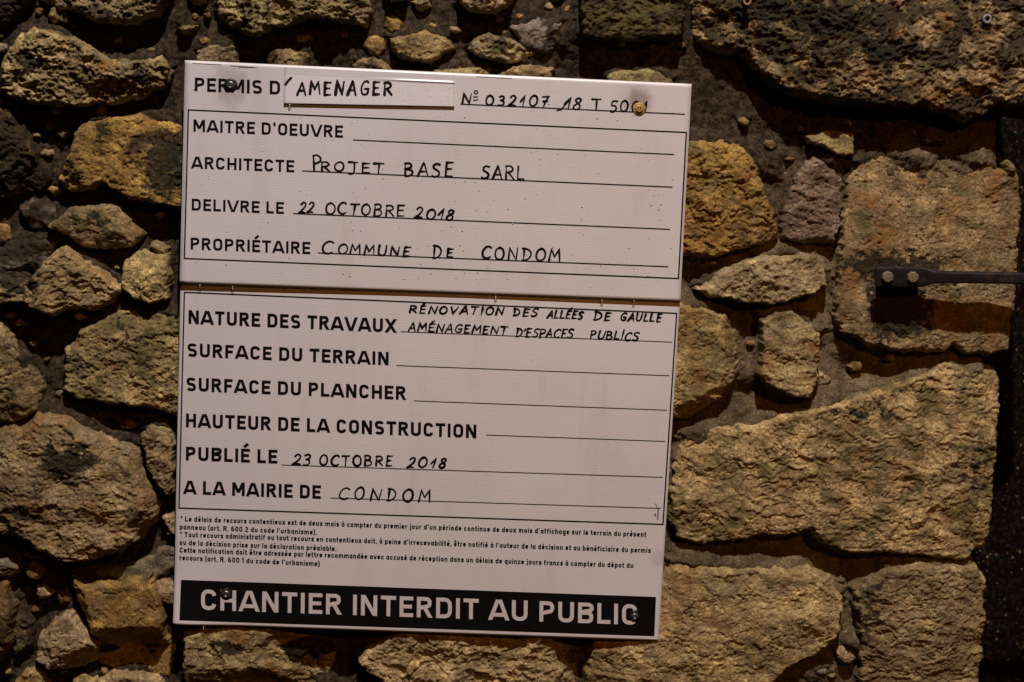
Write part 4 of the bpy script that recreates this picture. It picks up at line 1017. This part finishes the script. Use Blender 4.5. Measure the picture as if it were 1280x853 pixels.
for i in range(60):
    px = random.uniform(420, 566); c = on(St, px, random.uniform(108, 128), 0.0001); rr = random.choice([.3, .4, .5]) * MM
    parts.append((c, rr, rr, rr * .5))
V, F = drop_mesh(parts)
o = make_obj('rain_droplets', V, F, M_WATER, notice, True); o['kind'] = 'stuff'
for (a, b, s) in ((249.8,357.5,U),(290.8,359.5,U),(619.7,371.5,U),(752.5,376.0,U),(792.5,377.2,U),(362,132.0,St),(254.5,785.0,Lw)):
    c = on(s, a, b)
    c = c + np.array([0, 0.0012, 0]); 
    V, F = [], []
    prof = [(0.0001, 0.0016), (0.0011, 0.0012), (0.0016, 0.0), (0.0015, -0.0012), (0.0009, -0.0023), (0.0001, -0.0027)]
    seg = 10
    for i in range(seg):
        an = 6.2832 * i / seg
        for r, z in prof: V.append((r * math.cos(an), r * math.sin(an), z))
    for i in range(seg):
        j = (i + 1) % seg
        for k in range(len(prof) - 1): F.append((i * 6 + k, i * 6 + k + 1, j * 6 + k + 1, j * 6 + k))
    o = make_obj('water_drop', V, F, M_WATER, notice, True); o.location = c

# ================================================================ iron rod on the right
rod = empty('iron_rod', 'black iron rod with flattened bolted end fixed across the squared block at right', 'rod')
YR = -0.058
cz = P(1125, 346.5, YR); rod.location = (cz[0], 0, cz[1])
def rel(p): return (p[0] - cz[0], p[1], p[2] - cz[1])
def rod_body():
    """flat plate that swells into a thick bar: rounded-rectangle sections along x"""
    secs = []
    for px, pyc, hh, dd, yc in ((1093.5,345.8,9.5,.0030,-.0520),(1095,345.8,12.6,.0036,-.0522),(1120,346.2,13.0,.0036,-.0524),(1147,346.4,13.0,.0038,-.0526),(1153,346.6,12.6,.0048,-.0535),(1160,346.4,10.2,.0068,-.0555),(1167,346.2,8.4,.0078,-.0570),(1180,346.4,7.3,.0075,-.0570),
                               (1220,347.0,7.3,.0075,-.0570),(1260,347.6,7.3,.0075,-.0570),(1330,348.6,7.3,.0075,-.0570),(1420,350,7.3,.0075,-.0570)):
        x, z = P(px, pyc, yc); hz = abs(P(px, pyc + hh, yc)[1] - z)
        secs.append((x, z, hz, dd, yc))
    V, F = [], []; n = 20
    for x, z, hz, dd, yc in secs:
        for i in range(n):
            a = 6.2832 * i / n; c, s = math.cos(a), math.sin(a); e = 2 / 5.5
            V.append(rel((x, yc + dd * math.copysign(abs(c) ** e, c), z + hz * math.copysign(abs(s) ** e, s))))
    for k in range(len(secs) - 1):
        for i in range(n):
            j = (i + 1) % n; F.append((k * n + i, k * n + j, (k + 1) * n + j, (k + 1) * n + i))
    F.append(tuple(range(n))[::-1]); F.append(tuple((len(secs) - 1) * n + i for i in range(n)))
    o = make_obj('bar', V, F, M_BLACKIRON, rod, False)
    m = o.modifiers.new('round', 'BEVEL'); m.width = 0.0008; m.segments = 2; m.limit_method = 'ANGLE'
rod_body()
# stand-off block that carries the flattened end on the stone
def box(name, x0, x1, y0, y1, z0, z1, mat, parent):
    V = [(x, y, z) for x in (x0, x1) for y in (y0, y1) for z in (z0, z1)]
    F = [(0, 1, 3, 2), (4, 6, 7, 5), (0, 4, 5, 1), (2, 3, 7, 6), (0, 2, 6, 4), (1, 5, 7, 3)]
    o = make_obj(name, V, F, mat, parent)
    m = o.modifiers.new('round', 'BEVEL'); m.width = 0.001; m.segments = 2
    return o
xa, za = P(1100, 357, -.049); xb, zb = P(1152, 337, -.049)
box('spacer', xa - cz[0], xb - cz[0], -.0485, -.012, za - cz[1], zb - cz[1], M_BLACKIRON, rod)
for px, py, rt in ((1109.5, 346.3, 0.2), (1141, 346.6, 0.45)):
    x, z = P(px, py, -.058)
    lathe('bolt_head', [(.0071, -.0005), (.0071, 0.0036), (.0058, 0.0050), (.0001, 0.0052)], 8, M_BOLT, rod, rel((x, -.0562, z)), False, rt)

# ---- a small pale wall plug and a snail shell on the huge upper block
def ray_depth(px, py, guess):
    return guess
def ring_thing(name, px, py, y, r, mat, label, cat):
    x, z = P(px, py, y)
    e = empty(name, label, cat); e.location = (x, y, z)
    V, F = [], []; n, m = 24, 10; R0, r0 = r * .70, r * .30
    for i in range(n):
        a = 6.2832 * i / n
        for j in range(m):
            b = 6.2832 * j / m; rr = R0 + r0 * math.cos(b)
            V.append((rr * math.cos(a), -r0 * math.sin(b), rr * math.sin(a)))
    for i in range(n):
        for j in range(m):
            F.append((i * m + j, i * m + (j + 1) % m, ((i + 1) % n) * m + (j + 1) % m, ((i + 1) % n) * m + j))
    make_obj('rim', V, F, mat, e, True)
    lathe('hole_disc', [(r * .62, -.03), (r * .62, -.001), (.0001, -.001)], 16, M_HOLE, e, (0, 0, 0))  # black disc stands for the shade inside the ring
ring_thing('wall_plug', 1234, 24, -.052, .0060, M_PLUG, 'small pale grey ring shaped wall plug in the huge dark block', 'wall plug')
ring_thing('wall_plug', 934, 2, -.046, .0052, M_SHELLBROWN, 'small brownish ring shaped wall plug cut by the top edge of the photo', 'wall plug')
print('tris approx', sum(len(o.data.polygons) for o in bpy.data.objects if o.type == 'MESH') * 2)
